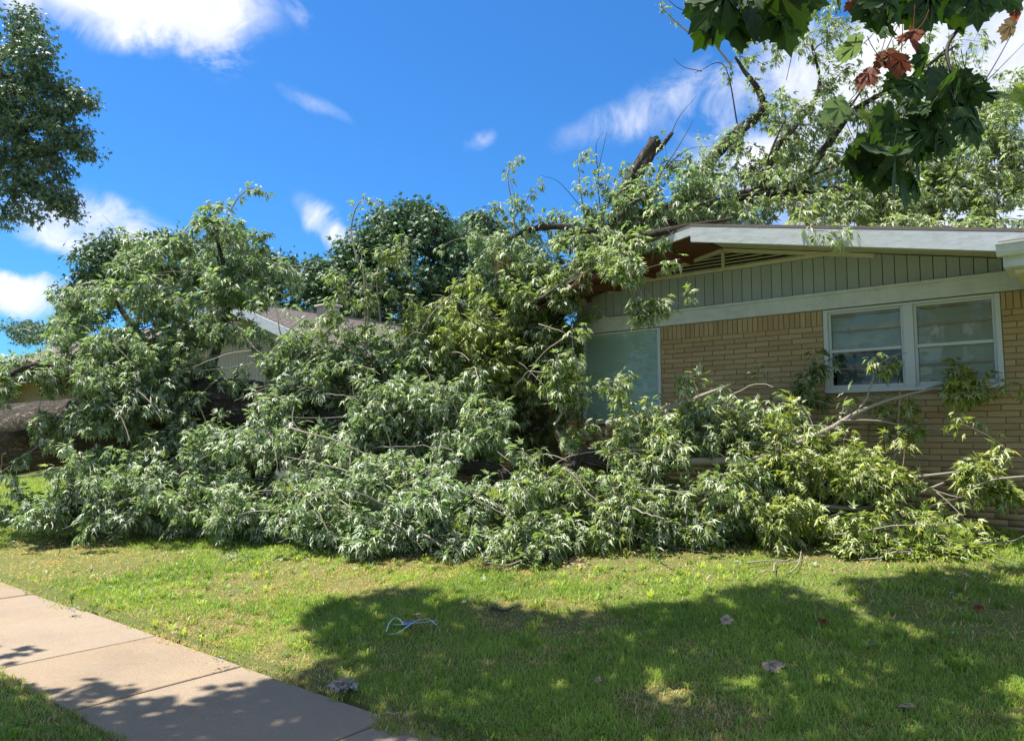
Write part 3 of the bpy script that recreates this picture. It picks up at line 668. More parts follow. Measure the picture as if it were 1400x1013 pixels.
PB().hexa(beam((-4.145, RW, 4.345), (-4.86, RW+.02, roofz(-4.86)-.065), .035, .10)).build('rake_board', MAT['white'], house)
sb = PB().hexa(beam((-4.86, RW+.02, roofz(-4.86)-.08), (-6.35, RW+.06, roofz(-6.35)-.07), .035, .09)).build('rake_board', MAT['brownwood'], house); sb['label'] = 'split and stained rake board on the broken side'
# soffits
PB().hexa([(-4.14, RW+.014, 4.335), (3.2, RW+.014, roofz(3.2)-.075), (3.2, W+.06, roofz(3.2)-.075), (-4.14, W+.06, 4.335), (-4.14, RW+.014, 4.35), (3.2, RW+.014, roofz(3.2)-.06), (3.2, W+.06, roofz(3.2)-.06), (-4.14, W+.06, 4.35)]).build('soffit', MAT['cream'], house)
us = [-4.16, -4.9, -5.5, -6.1, -6.75]
for i in range(4):
    a, b_ = us[i]-.006, us[i+1]+.006; da = .13+.02*i; db = .14+.03*i
    PB().hexa([(b_, RW+.05, roofz(b_)-.11), (a, RW+.05, roofz(a)-.11), (a, W, roofin(a)-.08), (b_, W, roofin(b_)-.08), (b_, RW+.05, roofz(b_)-.095), (a, RW+.05, roofz(a)-.095), (a, W, roofin(a)-.065), (b_, W, roofin(b_)-.065)]).build('soffit_panel', MAT['brownwood'], house)
for uu in (-4.55, -5.15, -5.75, -6.3):
    PB().hexa(beam((uu, RW+.03, roofz(uu)-.2), (uu-.04, W-.01, roofin(uu)-.13), .04, .09)).build('lookout_rafter', MAT['brownwood'], house)
# hanging splinters of framing
for a, b_, w_, m_ in [((742, 572-165, 9.3), (882, 378, 9.0), .03, 'wood')]:
    pass
PB().hexa(beam(atZ(774, 400, 10.6), atZ(800, 372, 10.4), .03, .02)).build('broken_lath', MAT['wood'], house)
PB().hexa(beam(atw(828, 383, 9.3), atw(829, 370, 9.3), .02, .02)).build('broken_lath', MAT['wood'], house)
PB().hexa(beam(atw(806, 379, 9.3), atw(828, 384, 9.35), .03, .03)).build('broken_lath', MAT['brownwood'], house)
PB().hexa(beam(atw(746, 463, 9.9), atw(776, 457, 9.9), .08, .07)).build('broken_lath', MAT['brownwood'], house)
# boxed eave with gutter at the right
eave = PB().box(-.735, 3.2, 8.16, 8.75, 3.265, 3.40).build('boxed_eave', MAT['white'], house, bevel=.005)
q = PB(); q.poly_y([(0, 0)], 0, 0) if False else None
def gutter(x0, x1, y, z):
    pr = [(.0, 0), (-.075, 0), (-.105, .035), (-.115, .085), (-.135, .10), (-.135, .115), (0, .115)]
    V = [(x0, y+a, z+b) for a, b in pr]+[(x1, y+a, z+b) for a, b in pr]; n = len(pr); F = [list(range(n)), list(range(2*n-1, n-1, -1))]+[[i, i+n, (i+1) % n+n, (i+1) % n] for i in range(n)]
    me = bpy.data.meshes.new('gutter'); me.from_pydata(V, [], F); me.materials.append(MAT['white']); o = bpy.data.objects.new('gutter', me); col.objects.link(o); attach(o, house); return o
gutter(-.775, 3.2, 8.16, 3.362)
PB().hexa([(-.76, 8.1, 3.485), (3.2, 8.1, 3.485), (3.2, 8.76, 3.50), (-.76, 8.76, 3.50), (-.76, 8.1, 3.505), (3.2, 8.1, 3.505), (3.2, 8.76, 3.54), (-.76, 8.76, 3.54)]).build('roof_edge', MAT['shingle'], house)
PB().box(-.66, 3.2, 8.30, 9.74, 3.225, 3.262).build('soffit', MAT['cream'], house)

def window(parent, u0, u1, z0, z1, w, sashes, drapes, name='window'):
    win = PB().box(u0, u0+.055, w-.02, w+.08, z0, z1).box(u1-.055, u1, w-.02, w+.08, z0, z1).box(u0+.055, u1-.055, w-.02, w+.08, z1-.03, z1).build(name, MAT['alum'], parent, bevel=.004)
    return win
win = window(house, *sw[:4], W, 2, None)
PB().box(sw[0]-.0, sw[1]+.0, W-.05, W+.08, sw[2]-.035, sw[2]+.012).build('sill', MAT['alum'], win, bevel=.004)
um = -1.86
PB().box(um-.055, um+.055, W-.022, W+.08, sw[2]+.013, sw[3]-.031).build('mullion', MAT['alum'], win, bevel=.004)
for (a, b_, lowblind) in ((sw[0]+.056, um-.056, False), (um+.056, sw[1]-.056, True)):
    zl, zh = sw[2]+.013, sw[3]-.031; zm = (zl+zh)/2-.01
    fr = PB().box(a, a+.03, W+.012, W+.05, zl, zh).box(b_-.03, b_, W+.012, W+.05, zl, zh).box(a+.031, b_-.031, W+.012, W+.05, zl, zl+.05).box(a+.031, b_-.031, W+.012, W+.05, zh-.025, zh)
    fr.build('frame', MAT['alum'], win, bevel=.002)
    PB().box(a+.031, b_-.031, W+.004, W+.045, zm-.018, zm+.018).build('meeting_rail', MAT['alum'], win, bevel=.002)
    for (p0, p1) in ((zl+.05, zm-.018), (zm+.018, zh-.025)):
        PB().box(a+.031, b_-.031, W+.026, W+.030, p0+.001, p1-.001).build('pane', MAT['glass'], win)
        zc_ = (p0+p1)/2
        PB().box(a+.031, b_-.031, W+.015, W+.024, zc_-.008, zc_+.008).build('glazing_bar', MAT['tanwood'], win)
    PB().box(a+.031, b_-.031, W+.031, W+.036, zh-.06, zh-.026).build('blind_rail', MAT['tanwood'], win)
    sl = PB(); zs = zl+.05 if lowblind else zm-.02
    while zs < zh-.06:
        sl.hexa([(a+.035, W+.045, zs), (b_-.035, W+.045, zs), (b_-.035, W+.060, zs+.012), (a+.035, W+.060, zs+.012), (a+.035, W+.045, zs+.0015), (b_-.035, W+.045, zs+.0015), (b_-.035, W+.060, zs+.0135), (a+.035, W+.060, zs+.0135)])
        zs += .0125
    sl.build('blind', MAT['blind'], win)
    PB().box(a, b_, W+.3, W+.31, zl, zh).build('backing_sheet', M_('unlit_room_dark').pbr((.11, .13, .12), .9), win)  # dark sheet stands in for the unlit room behind the panes
pwin = PB().box(pw[1]-.045, pw[1], W-.02, W+.08, pw[2], pw[3]).box(pw[0], pw[0]+.045, W-.02, W+.08, pw[2], pw[3]).box(pw[0]+.046, pw[1]-.046, W-.02, W+.08, pw[3]-.03, pw[3]).box(pw[0]+.046, pw[1]-.046, W-.02, W+.08, pw[2], pw[2]+.04).build('window', MAT['alum'], house, bevel=.004)
pwin['label'] = 'picture window with closed blind under the frieze board'
PB().box(pw[1]-.062, pw[1]-.048, W+.0, W+.03, pw[2]+.041, pw[3]-.031).build('frame', MAT['alum'], pwin)
PB().box(pw[0]+.047, pw[1]-.063, W+.024, W+.029, pw[2]+.041, pw[3]-.031).build('pane', MAT['glass'], pwin)
sl = PB(); zs = pw[2]+.05
while zs < pw[3]-.05:
    sl.hexa([(pw[0]+.05, W+.045, zs), (pw[1]-.07, W+.045, zs), (pw[1]-.07, W+.062, zs+.017), (pw[0]+.05, W+.062, zs+.017), (pw[0]+.05, W+.045, zs+.002), (pw[1]-.07, W+.045, zs+.002), (pw[1]-.07, W+.062, zs+.019), (pw[0]+.05, W+.062, zs+.019)]); zs += .021
sl.build('blind', MAT['blind_reflection'], pwin)
PB().box(pw[0]+.05, pw[1]-.07, W+.1, W+.060, pw[2]+.04, pw[3]-.03).build('backing_sheet', MAT['blind_reflection'], pwin)
# recessed entry wing left of the gable, under the wrecked roof
RWW = 12.2
PB().box(-6.62, -6.42, W+.23, RWW, .45, 4.0).build('side_wall', MAT['mortar'], house)
rec = PB().box(-13.4, -6.63, RWW+.012, RWW+.2, .4, 3.9).build('entry_wall', MAT['mortar'], house)
bl2 = []; z = 3.5; row = 0
while z-BH > .5:
    x = -13.4-(row % 2)*BL/2
    while x < -6.63-.02: bl2.append((max(x, -13.39), min(x+BL-GAP, -6.64), z-BH+GAP, z)); x += BL
    z -= BH; row += 1
brick_stuff('bricks', [b for b in bl2 if b[1]-b[0] > .02], RWW, rec, MAT['brick'])
PB().hexa([(-11.6, 11.2, 3.22), (-6.63, 10.6, 3.45), (-6.63, 17, 4.3), (-11.6, 17, 4.25), (-11.6, 11.2, 3.32), (-6.63, 10.6, 3.55), (-6.63, 17, 4.4), (-11.6, 17, 4.35)]).build('wing_roof', MAT['shingle'], house)
PB().hexa(beam((-11.6, 11.16, 3.2), (-9.2, 11.0, 3.3), .04, .2)).build('fascia_board', MAT['cream'], house)
def add_gable_house():
    h = thing('gabled_house', 'cream sided house with shingled gable roof behind the left half of the fallen tree', 'house', (-16, 9.9, .7))
    w0 = 9.2; ua, za = -16.06, 4.85; sl_, sr = .19, .36; ul, ur = -21.2, -11.6
    zl, zr = za-sl_*(ua-ul), za-sr*(ur-ua)
    wfr = w0+.75
    h2 = 12.4
    PB().poly_y([(ul+.7, .4), (ur-.6, .4), (ur-.6, za-sr*(ur-.6-ua)-.1), (ua, za-.1), (ul+.7, za-sl_*(ua-ul-.7)-.1)], wfr+.03, wfr+.25).build('wall', MAT['tansiding'], h)
    x = ul+.72; 
    while x < ur-.62:
        x1 = min(x+.15, ur-.61); f = lambda q: za-.14-(sl_*(ua-q) if q < ua else sr*(q-ua))
        PB().hexa([(x+.005, wfr, 2.7), (x1-.005, wfr, 2.7), (x1-.005, wfr+.028, 2.7), (x+.005, wfr+.028, 2.7), (x+.005, wfr, f(x)), (x1-.005, wfr, f(x1)), (x1-.005, wfr+.028, f(x1)), (x+.005, wfr+.028, f(x))]).build('siding_board', MAT['tansiding'], h)
        x += .15
    # garage door, mostly hidden
    d = PB().box(-18.8, -14.2, wfr-.02, wfr+.028, .5, 2.55).build('garage_door', MAT['cream'], h, bevel=.01)
    for k in range(4): PB().box(-18.75, -14.25, wfr-.045, wfr-.022, .55+k*.5, .55+k*.5+.46).build('panel', MAT['cream'], d, bevel=.008)
    L_ = 22
    for (a, zaa, b_, zbb) in ((ul, zl, ua-.001, za), (ua+.001, za, ur, zr)):
        PB().hexa([(a, w0, zaa), (b_, w0, zbb), (b_, L_, zbb), (a, L_, zaa), (a, w0, zaa+.05), (b_, w0, zbb+.05), (b_, L_, zbb+.05), (a, L_, zaa+.05)]).build('roof', MAT['shingle'], h)
    # courses of shingles on the slope that faces the camera
    sh = PB(); nrow = 28
    for i in range(nrow):
        a = ua+(ur-ua)*i/nrow; b_ = ua+(ur-ua)*(i+1.06)/nrow; za_ = za-sr*(a-ua)+.052; zb_ = za-sr*(b_-ua)+.052
        sh.hexa([(a, w0, za_), (b_, w0, zb_+.0), (b_, L_, zb_), (a, L_, za_), (a, w0, za_+.006), (b_, w0, zb_+.02), (b_, L_, zb_+.02), (a, L_, za_+.006)])
    sh.build('shingle_courses', MAT['shingle'], h, kind='stuff')
    PB().hexa(beam((ua-.1, w0+.5, za+.07), (ua+.001, L_, za+.07), .3, .04)).build('ridge_cap', MAT['shingle'], h)
    for a, zaa, b_, zbb in ((ul, zl, ua-.002, za), (ua+.002, za, ur, zr)):
        PB().hexa([(a, w0-.04, zaa-.2), (b_, w0-.04, zbb-.2), (b_, w0-.001, zbb-.2), (a, w0-.001, zaa-.2), (a, w0-.04, zaa+.04), (b_, w0-.04, zbb+.04), (b_, w0-.001, zbb+.04), (a, w0-.001, zaa+.04)]).build('rake_board', MAT['white'], h)
    PB().box(ur-.02, ur+.02, w0, 14.2, zr-.2, zr-.01).build('fascia_board', MAT['cream'], h)
    v = PB().box(-15.62, -15.18, 11.4, 11.8, 4.6, 4.98).build('roof_vent', MAT['debris'], h, bevel=.02)
    PB().box(-15.67, -15.13, 11.35, 11.85, 4.985, 5.03).build('vent_cap', MAT['cream'], v, bevel=.01)
    # torn open roof: near-black slab paints the dark of the hole, beside bare wood
    PB().hexa([(-12.9, 12.1, 3.80), (-12.25, 12.1, 3.62), (-12.25, 14.0, 3.62), (-12.9, 14.0, 3.80), (-12.9, 12.1, 3.86), (-12.25, 12.1, 3.70), (-12.25, 14.0, 3.70), (-12.9, 14.0, 3.88)]).build('dark_roof_hole', MAT['darkroom'], h)
    PB().hexa(beam((-12.0, 11.6, 3.55), (-11.75, 14.2, 3.50), .10, .06)).build('bare_rafter', MAT['wood'], h)
    return h
add_gable_house()
def add_far_house():
    h = thing('low_brick_house', 'low brick house with pinkish shingle roof far off at the left edge', 'house', (-34, 9.9, .7))
    z0 = 3.75
    wl = PB().box(-44, -28.6, 10.3, 10.6, .4, z0).build('wall', MAT['mortar'], h)
    rows = []; z = z0; rw = 0
    while z-BH > 1.4:
        x = -36-(rw % 2)*BL/2
        while x < -28.62: rows.append((x, min(x+BL-GAP, -28.61), z-BH+GAP, z)); x += BL
        z -= BH; rw += 1
    brick_stuff('bricks', rows, 10.29, wl, M_('pale_far_brick').pbr((.36, .29, .21), .85))
    V = [(-45, 9.4, z0), (-27.6, 9.4, z0), (-27.6, 20, z0), (-45, 20, z0), (-41, 14.7, 6.3), (-31.5, 14.7, 6.3)]
    me = bpy.data.meshes.new('roof'); me.from_pydata(V, [], [(0, 1, 5, 4), (1, 2, 5), (2, 3, 4, 5), (3, 0, 4), (0, 3, 2, 1)]); me.materials.append(MAT['shingle2'])
    o = bpy.data.objects.new('roof', me); col.objects.link(o); attach(o, h)
    sh = PB()
    for i in range(16):
        t0 = i/16; t1 = (i+1.05)/16; f = lambda t: (9.4+(14.7-9.4)*t, z0+(6.3-z0)*t)
        (y0, za), (y1, zb) = f(t0), f(t1); xa, xb = -45+4*t0, -27.6-3.9*t0; xc, xd = -45+4*t1, -27.6-3.9*t1
        sh.hexa([(xa, y0-.02, za), (xb, y0-.02, za), (xd, y1, zb), (xc, y1, zb), (xa, y0-.02, za+.05), (xb, y0-.02, za+.05), (xd, y1, zb+.012), (xc, y1, zb+.012)])
    sh.build('shingle_courses', MAT['shingle2'], h, kind='stuff')
    PB().box(-45, -27.6, 9.34, 9.39, z0-.18, z0+.02).build('fascia_board', MAT['cream'], h)
add_far_house()

# ------------------------------------------------------------------ trees lying on the lawn and the roof
def PZ(*a): return [atZ(x, y, Z) for x, y, Z in a]
def off(P, n=3): return P[::n]
tree = thing('fallen_maple', 'uprooted silver maple lying across the lawn from the left with its thick trunk showing', 'fallen tree', (-14.5, 4.6, .2))
_, TP, _ = limb('trunk', PZ((-260, 660, 15.5), (-120, 625, 14.6), (0, 603, 13.8), (110, 588, 13.4), (220, 566, 13.2), (310, 552, 13.0), (390, 556, 12.6)), [.75, .70, .66, .58, .52, .44, .38], tree, sides=40, knob=.028, seed=1, n=110)
# burl swirl on the trunk's near face
bo, _, _ = limb('knot', [atZ(30, 592, 13.15), atZ(26, 591, 12.85), atZ(22, 590, 12.72)], [.36, .27, .12], tree, sides=18, knob=.07, seed=2, n=8)
# root end outside the frame: splayed broken roots
for k in range(7):
    a = k*.9; b0 = atZ(-270, 660, 15.5); d = np.array([-1., .5*math.cos(a), .9*math.sin(a)]); limb('root', [b0, b0+d*.5, b0+d*1.1+np.array([0, 0, -.1])], [.22, .12, .04], tree, sides=8, seed=30+k, n=7)
def mk_limb(par, pts, rad, seed, jag=0, name='limb', sides=10, n=None, knob=.06, label=None):
    o, P, Rd = limb(name, PZ(*pts), rad, par, sides=sides, seed=seed, jag=jag, n=n, knob=knob)
    if label: o['label'] = label
    return o, P
l1, P1 = mk_limb(tree, [(380, 556, 12.6), (470, 585, 11.8), (570, 613, 10.9), (650, 640, 10.2), (735, 668, 9.6), (800, 690, 9.0)], [.34, .25, .19, .14, .11, .06], 11)
l2, P2 = mk_limb(tree, [(270, 560, 13.1), (290, 500, 13.2), (310, 430, 13.4), (305, 360, 13.5), (290, 310, 13.5)], [.12, .085, .06, .04, .02], 12)
l3, P3 = mk_limb(tree, [(230, 575, 13), (215, 500, 13.1), (170, 430, 13.2), (140, 390, 13.3)], [.14, .09, .05, .02], 13)
l4, P4 = mk_limb(tree, [(160, 590, 13.2), (110, 520, 12.6), (50, 500, 12.2), (0, 520, 11.9)], [.16, .1, .06, .03], 14)
l5, P5 = mk_limb(tree, [(250, 600, 12.9), (210, 650, 12.1), (150, 690, 11.6), (80, 700, 11.4)], [.18, .12, .07, .03], 15)
l6, P6 = mk_limb(tree, [(380, 570, 12.5), (370, 630, 11.6), (350, 690, 10.6), (400, 725, 9.9)], [.2, .13, .08, .03], 16)
l7, P7 = mk_limb(tree, [(470, 585, 11.8), (500, 530, 11.9), (560, 480, 12.0), (620, 450, 12.1)], [.16, .1, .06, .03], 17)
l8, P8 = mk_limb(tree, [(560, 610, 11.0), (560, 660, 9.9), (540, 705, 9.2), (570, 740, 8.7)], [.13, .09, .05, .02], 18)
foliage(l2, off(P2), [(300, 350, 62, 60, 13.5, .9, 190), (235, 395, 95, 58, 13.4, 1.1, 270), (352, 385, 60, 32, 13.4, .8, 100), (300, 300, 30, 26, 13.5, .4, 40), (210, 360, 60, 40, 13.6, .8, 80), (240, 470, 40, 24, 12.9, .5, 40), (330, 455, 60, 22, 12.8, .5, 30), (270, 540, 70, 24, 12.4, .3, 60), (300, 505, 40, 20, 12.6, .3, 24)], 101, sticks=.02, mat='leaf_silver', size=.105, yellow=.02)
# arching leaders with leaves to their tips
def leader(par, pts, seed, per=26, size=.10, mat='leaf', r0=.02, tstart=.25, droop=.9):
    P, Rd = spline(PZ(*pts), np.linspace(r0, .004, len(pts)), 14)
    V, F = tubes(P[None], Rd[None], 5); o = mesh_np('shoot', V, F, MAT['twig'], par, smooth=True)
    r = np.random.default_rng(seed); p, b, ax, nor, sz, pi = leaves_on(P[None], r, per, size, tuft=.8, spread=.06, tstart=tstart, droop=droop)
    sg = np.where(r.random(per) < .4, -1., 1.)
    V, F = leaf_cloud(b, ax, nor*sg[:, None], sz, curl=(.3+1.5*r.random(per))*sg)
    mesh_np('foliage', V, F, MAT[mat], o if par.parent is None else par, tint=np.repeat(np.stack([r.random(per), .15*r.random(per), r.random(per)], -1), len(LEAF5), 0), kind='stuff')
for i, pts in enumerate([[(300, 325, 13.5), (312, 296, 13.4), (326, 270, 13.3), (345, 257, 13.2), (363, 262, 13.1)], [(320, 345, 13.4), (345, 325, 13.2), (372, 320, 13.1)], [(285, 320, 13.5), (282, 300, 13.5), (292, 286, 13.5)],
                         [(140, 410, 13.3), (150, 365, 13.3), (175, 355, 13.3)], [(100, 420, 13.4), (112, 400, 13.4), (135, 395, 13.4)]]):
    leader(l2 if i < 3 else l3, pts, 200+i, per=60 if i == 0 else 45)
foliage(l3, off(P3), [(165, 430, 85, 52, 13.2, 1, 260), (120, 470, 60, 40, 13.0, .8, 130), (200, 480, 80, 48, 12.8, .8, 190), (180, 520, 90, 30, 12.5, .5, 120)], 102, sticks=.02, mat='leaf_silver', size=.10, yellow=.02)
foliage(l4, off(P4), [(35, 498, 60, 16, 12.3, .5, 90), (6, 530, 12, 26, 11.8, .3, 16), (120, 530, 60, 34, 12.3, .6, 130), (95, 585, 50, 30, 12.0, .4, 70), (30, 560, 36, 12, 11.9, .3, 16), (10, 640, 24, 26, 11.8, .3, 20), (190, 560, 60, 28, 12.2, .4, 80), (130, 570, 50, 26, 12.0, .3, 70), (215, 585, 50, 26, 12.2, .3, 70), (-40, 520, 60, 50, 12.2, .8, 60)], 103, mat='leaf_silver', size=.10, yellow=.02)
foliage(l5, off(P5), [(150, 660, 110, 44, 11.7, .7, 330), (60, 690, 60, 26, 11.6, .5, 120), (250, 690, 110, 40, 11.2, .7, 300), (150, 705, 120, 16, 11.0, .4, 130), (250, 620, 70, 40, 12.0, .4, 120), (330, 625, 60, 26, 12.0, .4, 110), (300, 655, 60, 20, 11.6, .4, 80)], 104, mat='leaf_silver', size=.095, yellow=.02, flip=.5)
foliage(l6, off(P6), [(330, 640, 80, 60, 11.3, .8, 300), (400, 690, 90, 50, 10.4, .7, 320), (345, 715, 60, 26, 10.3, .5, 110), (430, 640, 80, 60, 10.9, .8, 260), (480, 720, 80, 26, 9.6, .4, 150)], 105, mat='leaf_silver', size=.09, yellow=.03)
foliage(l7, off(P7), [(470, 520, 75, 34, 12.1, .8, 230), (390, 545, 50, 22, 12.2, .5, 70), (520, 505, 80, 36, 12.0, .8, 220), (590, 505, 70, 60, 11.8, .8, 240), (460, 570, 100, 34, 11.6, .6, 230), (430, 460, 60, 30, 12.2, .5, 110), (385, 485, 34, 30, 12.3, .4, 60), (520, 455, 60, 22, 12.0, .5, 60)], 106, mat='leaf_silver', size=.095, yellow=.06)
foliage(l1, off(P1), [(560, 570, 80, 46, 10.9, .7, 260), (640, 570, 50, 60, 10.4, .5, 170), (480, 620, 80, 30, 11.0, .5, 150), (650, 610, 50, 30, 10.0, .4, 60), (600, 545, 80, 50, 11.0, .6, 160), (690, 640, 60, 26, 9.3, .3, 40)], 107, mat='leaf_silver', size=.092, yellow=.05)
foliage(l8, off(P8), [(540, 670, 70, 46, 9.8, .6, 240), (600, 700, 80, 40, 9.2, .5, 240), (500, 738, 40, 12, 8.9, .3, 50), (570, 728, 50, 20, 8.9, .3, 80), (640, 728, 50, 16, 8.8, .3, 60), (615, 748, 20, 8, 8.6, .2, 14)], 108, mat='leaf_silver', size=.088, yellow=.04, flip=.55)
# bare curved sticks lying through the foliage
for i, (pts, r0) in enumerate([([(398, 585, 10.6), (420, 592, 10.4), (460, 602, 10.2), (500, 620, 10.0), (545, 626, 10.0)], .016), ([(402, 556, 10.7), (400, 575, 10.6), (412, 590, 10.5)], .010), ([(480, 612, 10), (478, 660, 9.8), (479, 715, 9.5)], .012),
                               ([(175, 365, 13), (215, 380, 12.6), (235, 392, 12.5)], .012), ([(160, 475, 12.3), (200, 515, 12.2), (205, 512, 12.2)], .012), ([(500, 490, 11.6), (503, 400, 11.7), (490, 360, 11.8), (478, 320, 11.9)], .022), ([(503, 405, 11.7), (480, 395, 11.6), (455, 380, 11.6)], .012),
                               ([(520, 440, 11.6), (515, 380, 11.6), (525, 355, 11.6), (545, 348, 11.6)], .013), ([(560, 480, 11.4), (590, 430, 11.3), (620, 400, 11.3)], .014), ([(320, 440, 12.6), (350, 478, 12.4), (380, 500, 12.2)], .02), ([(300, 440, 12.7), (282, 500, 12.7)], .024)]):
    P, Rd = spline(PZ(*pts), np.linspace(r0, r0*.35, len(pts)), 12); V, F = tubes(P[None], Rd[None], 5); mesh_np('bare_stick', V, F, MAT['twig'], tree, smooth=True)
leader(l7, [(490, 360, 11.8), (480, 318, 11.9), (488, 282, 11.9), (505, 272, 11.8), (522, 282, 11.7)], 211, per=44, size=.09)
leader(l7, [(500, 450, 11.7), (498, 385, 11.7), (492, 330, 11.8)], 212, per=40, size=.09)
foliage(l7, [PZ((503, 400, 11.7))[0], PZ((480, 392, 11.6))[0]], [(455, 385, 26, 14, 11.6, .2, 12), (520, 395, 22, 26, 11.6, .2, 14), (470, 430, 40, 34, 11.7, .4, 34), (545, 355, 30, 14, 11.6, .2, 10), (430, 440, 30, 24, 11.9, .3, 18)], 213, size=.085)

rt = thing('roof_maple', 'broken silver maple leaning onto the brick house with its crown across the roof', 'fallen tree', (-8.6, 8.6, .6))
limb('trunk', PZ((735, 640, 12.3), (715, 560, 12.3), (700, 490, 12.2), (690, 430, 12.1), (692, 383, 12.0)), [.42, .36, .31, .26, .21], rt, sides=22, knob=.06, seed=21, jag=.12)
# torn pale heartwood above the break
sp = PB()
for k in range(9):
    a = k*.7; c0 = atZ(690+9*math.cos(a), 386, 12.0); c1 = atZ(687+10*math.cos(a)+random.uniform(-3, 3), 350+random.uniform(-14, 14), 12.0+.08*math.sin(a)); sp.hexa(beam(c0+np.array([0, .06*math.sin(a), 0]), c1, random.uniform(.05, .1), random.uniform(.03, .06), up=(0, 1, 0)))
sp.build('splintered_wood', MAT['wood'], rt)
b1, Q1 = mk_limb(rt, [(712, 520, 12.3), (745, 430, 12.2), (790, 375, 12.0), (835, 338, 11.8), (890, 302, 11.6), (950, 292, 11.5), (1010, 285, 11.4), (1060, 268, 11.4)], [.27, .24, .22, .20, .16, .14, .12, .10], 22, sides=14)
b2, Q2 = mk_limb(rt, [(842, 330, 11.8), (848, 288, 11.7), (862, 250, 11.6), (882, 218, 11.5), (895, 192, 11.4)], [.15, .14, .135, .13, .10], 23, jag=.10, sides=14, knob=.09, label='snapped dark limb with a jagged stub end')
_, _ = mk_limb(rt, [(890, 212, 11.45), (905, 200, 11.4), (919, 182, 11.35)], [.06, .045, .03], 24, jag=.03, sides=8)
b3, Q3 = mk_limb(rt, [(925, 296, 11.5), (955, 245, 11.6), (980, 210, 11.7), (1010, 180, 11.7), (1042, 152, 11.8), (1036, 122, 11.8), (1018, 98, 11.9), (1005, 78, 11.9)], [.10, .10, .10, .095, .075, .05, .035, .02], 25)
b4, Q4 = mk_limb(rt, [(960, 292, 11.5), (1010, 268, 11.3), (1040, 258, 11.3), (1060, 205, 11.2), (1090, 170, 11.2), (1120, 120, 11.2), (1110, 60, 11.2)], [.09, .08, .065, .05, .04, .03, .015], 26)
b5, Q5 = mk_limb(rt, [(1040, 262, 11.4), (1090, 252, 11.4), (1130, 200, 11.4), (1170, 150, 11.4), (1240, 110, 11.3), (1310, 60, 11.2)], [.09, .08, .06, .045, .03, .015], 27)
b6, Q6 = mk_limb(rt, [(1060, 268, 11.4), (1140, 262, 11.2), (1230, 268, 11.0), (1320, 250, 10.8), (1420, 215, 10.6), (1500, 200, 10.4)], [.10, .085, .07, .055, .04, .02], 28)
b7, Q7 = mk_limb(rt, [(840, 300, 11.8), (880, 292, 11.5), (950, 270, 11.0), (1000, 255, 10.8)], [.09, .07, .045, .02], 29)
b8, Q8 = mk_limb(rt, [(690, 330, 11.9), (735, 312, 11.6), (780, 311, 11.4), (815, 318, 11.3)], [.045, .05, .05, .04], 30, label='broken grey branch caught crosswise above the torn trunk')
b9, Q9 = mk_limb(rt, [(800, 372, 11.7), (840, 350, 10.6), (880, 325, 9.9), (930, 312, 9.6), (1000, 300, 9.6)], [.10, .08, .06, .045, .02], 31)
b10, Q10 = mk_limb(rt, [(715, 560, 12.3), (740, 500, 12.0), (760, 450, 11.6), (770, 430, 11.4)], [.16, .12, .08, .04], 32)
b11, Q11 = mk_limb(rt, [(705, 540, 12.2), (670, 500, 11.8), (640, 440, 11.8), (620, 410, 11.8)], [.16, .1, .06, .03], 33)
foliage(b11, off(Q11), [(640, 440, 55, 50, 11.9, .7, 200), (655, 400, 50, 30, 12.0, .5, 90), (600, 460, 50, 45, 11.8, .6, 140), (660, 500, 60, 60, 11.3, .5, 180), (700, 470, 40, 50, 11.5, .4, 90)], 121, sticks=.02, size=.09, mat='leaf_yellow', yellow=.05)
foliage(b10, off(Q10), [(735, 400, 55, 50, 11.8, .8, 200), (745, 470, 50, 50, 11.5, .6, 170), (715, 540, 60, 70, 11.9, .5, 230), (770, 520, 26, 60, 11.4, .4, 60), (690, 580, 50, 60, 11.8, .6, 120), (680, 440, 30, 60, 11.9, .4, 60), (740, 570, 50, 60, 12.0, .5, 90), (778, 440, 22, 40, 11.3, .3, 70)], 122, size=.095, yellow=.02, bias=-.25)  # leaf tint lowered to paint in the shade of the recess
foliage(b1, off(Q1), [(760, 350, 60, 45, 11.9, .8, 200), (820, 330, 50, 34, 11.6, .6, 120), (720, 350, 45, 40, 12.0, .6, 90), (880, 300, 60, 22, 11.3, .5, 90), (1000, 290, 80, 16, 10.8, .5, 90)], 123, mat='leaf_silver', sticks=0, size=.09)
foliage(b2, off(Q2, 4), [(812, 260, 22, 60, 11.7, .4, 60), (835, 290, 34, 34, 11.6, .4, 60), (870, 255, 30, 26, 11.4, .4, 22), (798, 225, 12, 16, 11.7, .2, 7)], 124, mat='leaf_silver', sticks=0, size=.08, per=11)
foliage(b7, off(Q7), [(930, 245, 55, 34, 11.2, .6, 110), (900, 275, 50, 22, 11.2, .5, 60), (975, 255, 50, 30, 11.0, .5, 90), (960, 228, 50, 16, 11.3, .3, 30)], 125, mat='leaf_silver', sticks=0, size=.08, per=13)
foliage(b3, off(Q3), [(985, 190, 34, 22, 11.7, .4, 26), (1015, 100, 26, 40, 11.9, .4, 30), (1050, 130, 30, 40, 11.8, .5, 40), (1000, 230, 40, 30, 11.6, .4, 46), (1020, 110, 14, 20, 11.9, .2, 10), (1070, 200, 30, 40, 11.7, .5, 46), (1110, 190, 40, 60, 12.0, .6, 60), (1045, 65, 36, 34, 11.9, .5, 30)], 126, mat='leaf_silver', sticks=0, size=.078, per=12)
foliage(b4, off(Q4), [(1100, 150, 50, 60, 11.2, .7, 90), (1120, 60, 60, 55, 11.3, .8, 80), (1070, 235, 50, 30, 11.1, .5, 80), (1150, 100, 50, 50, 11.2, .7, 60), (1060, 20, 60, 26, 11.5, .6, 26)], 127, sticks=0, size=.078, per=12)
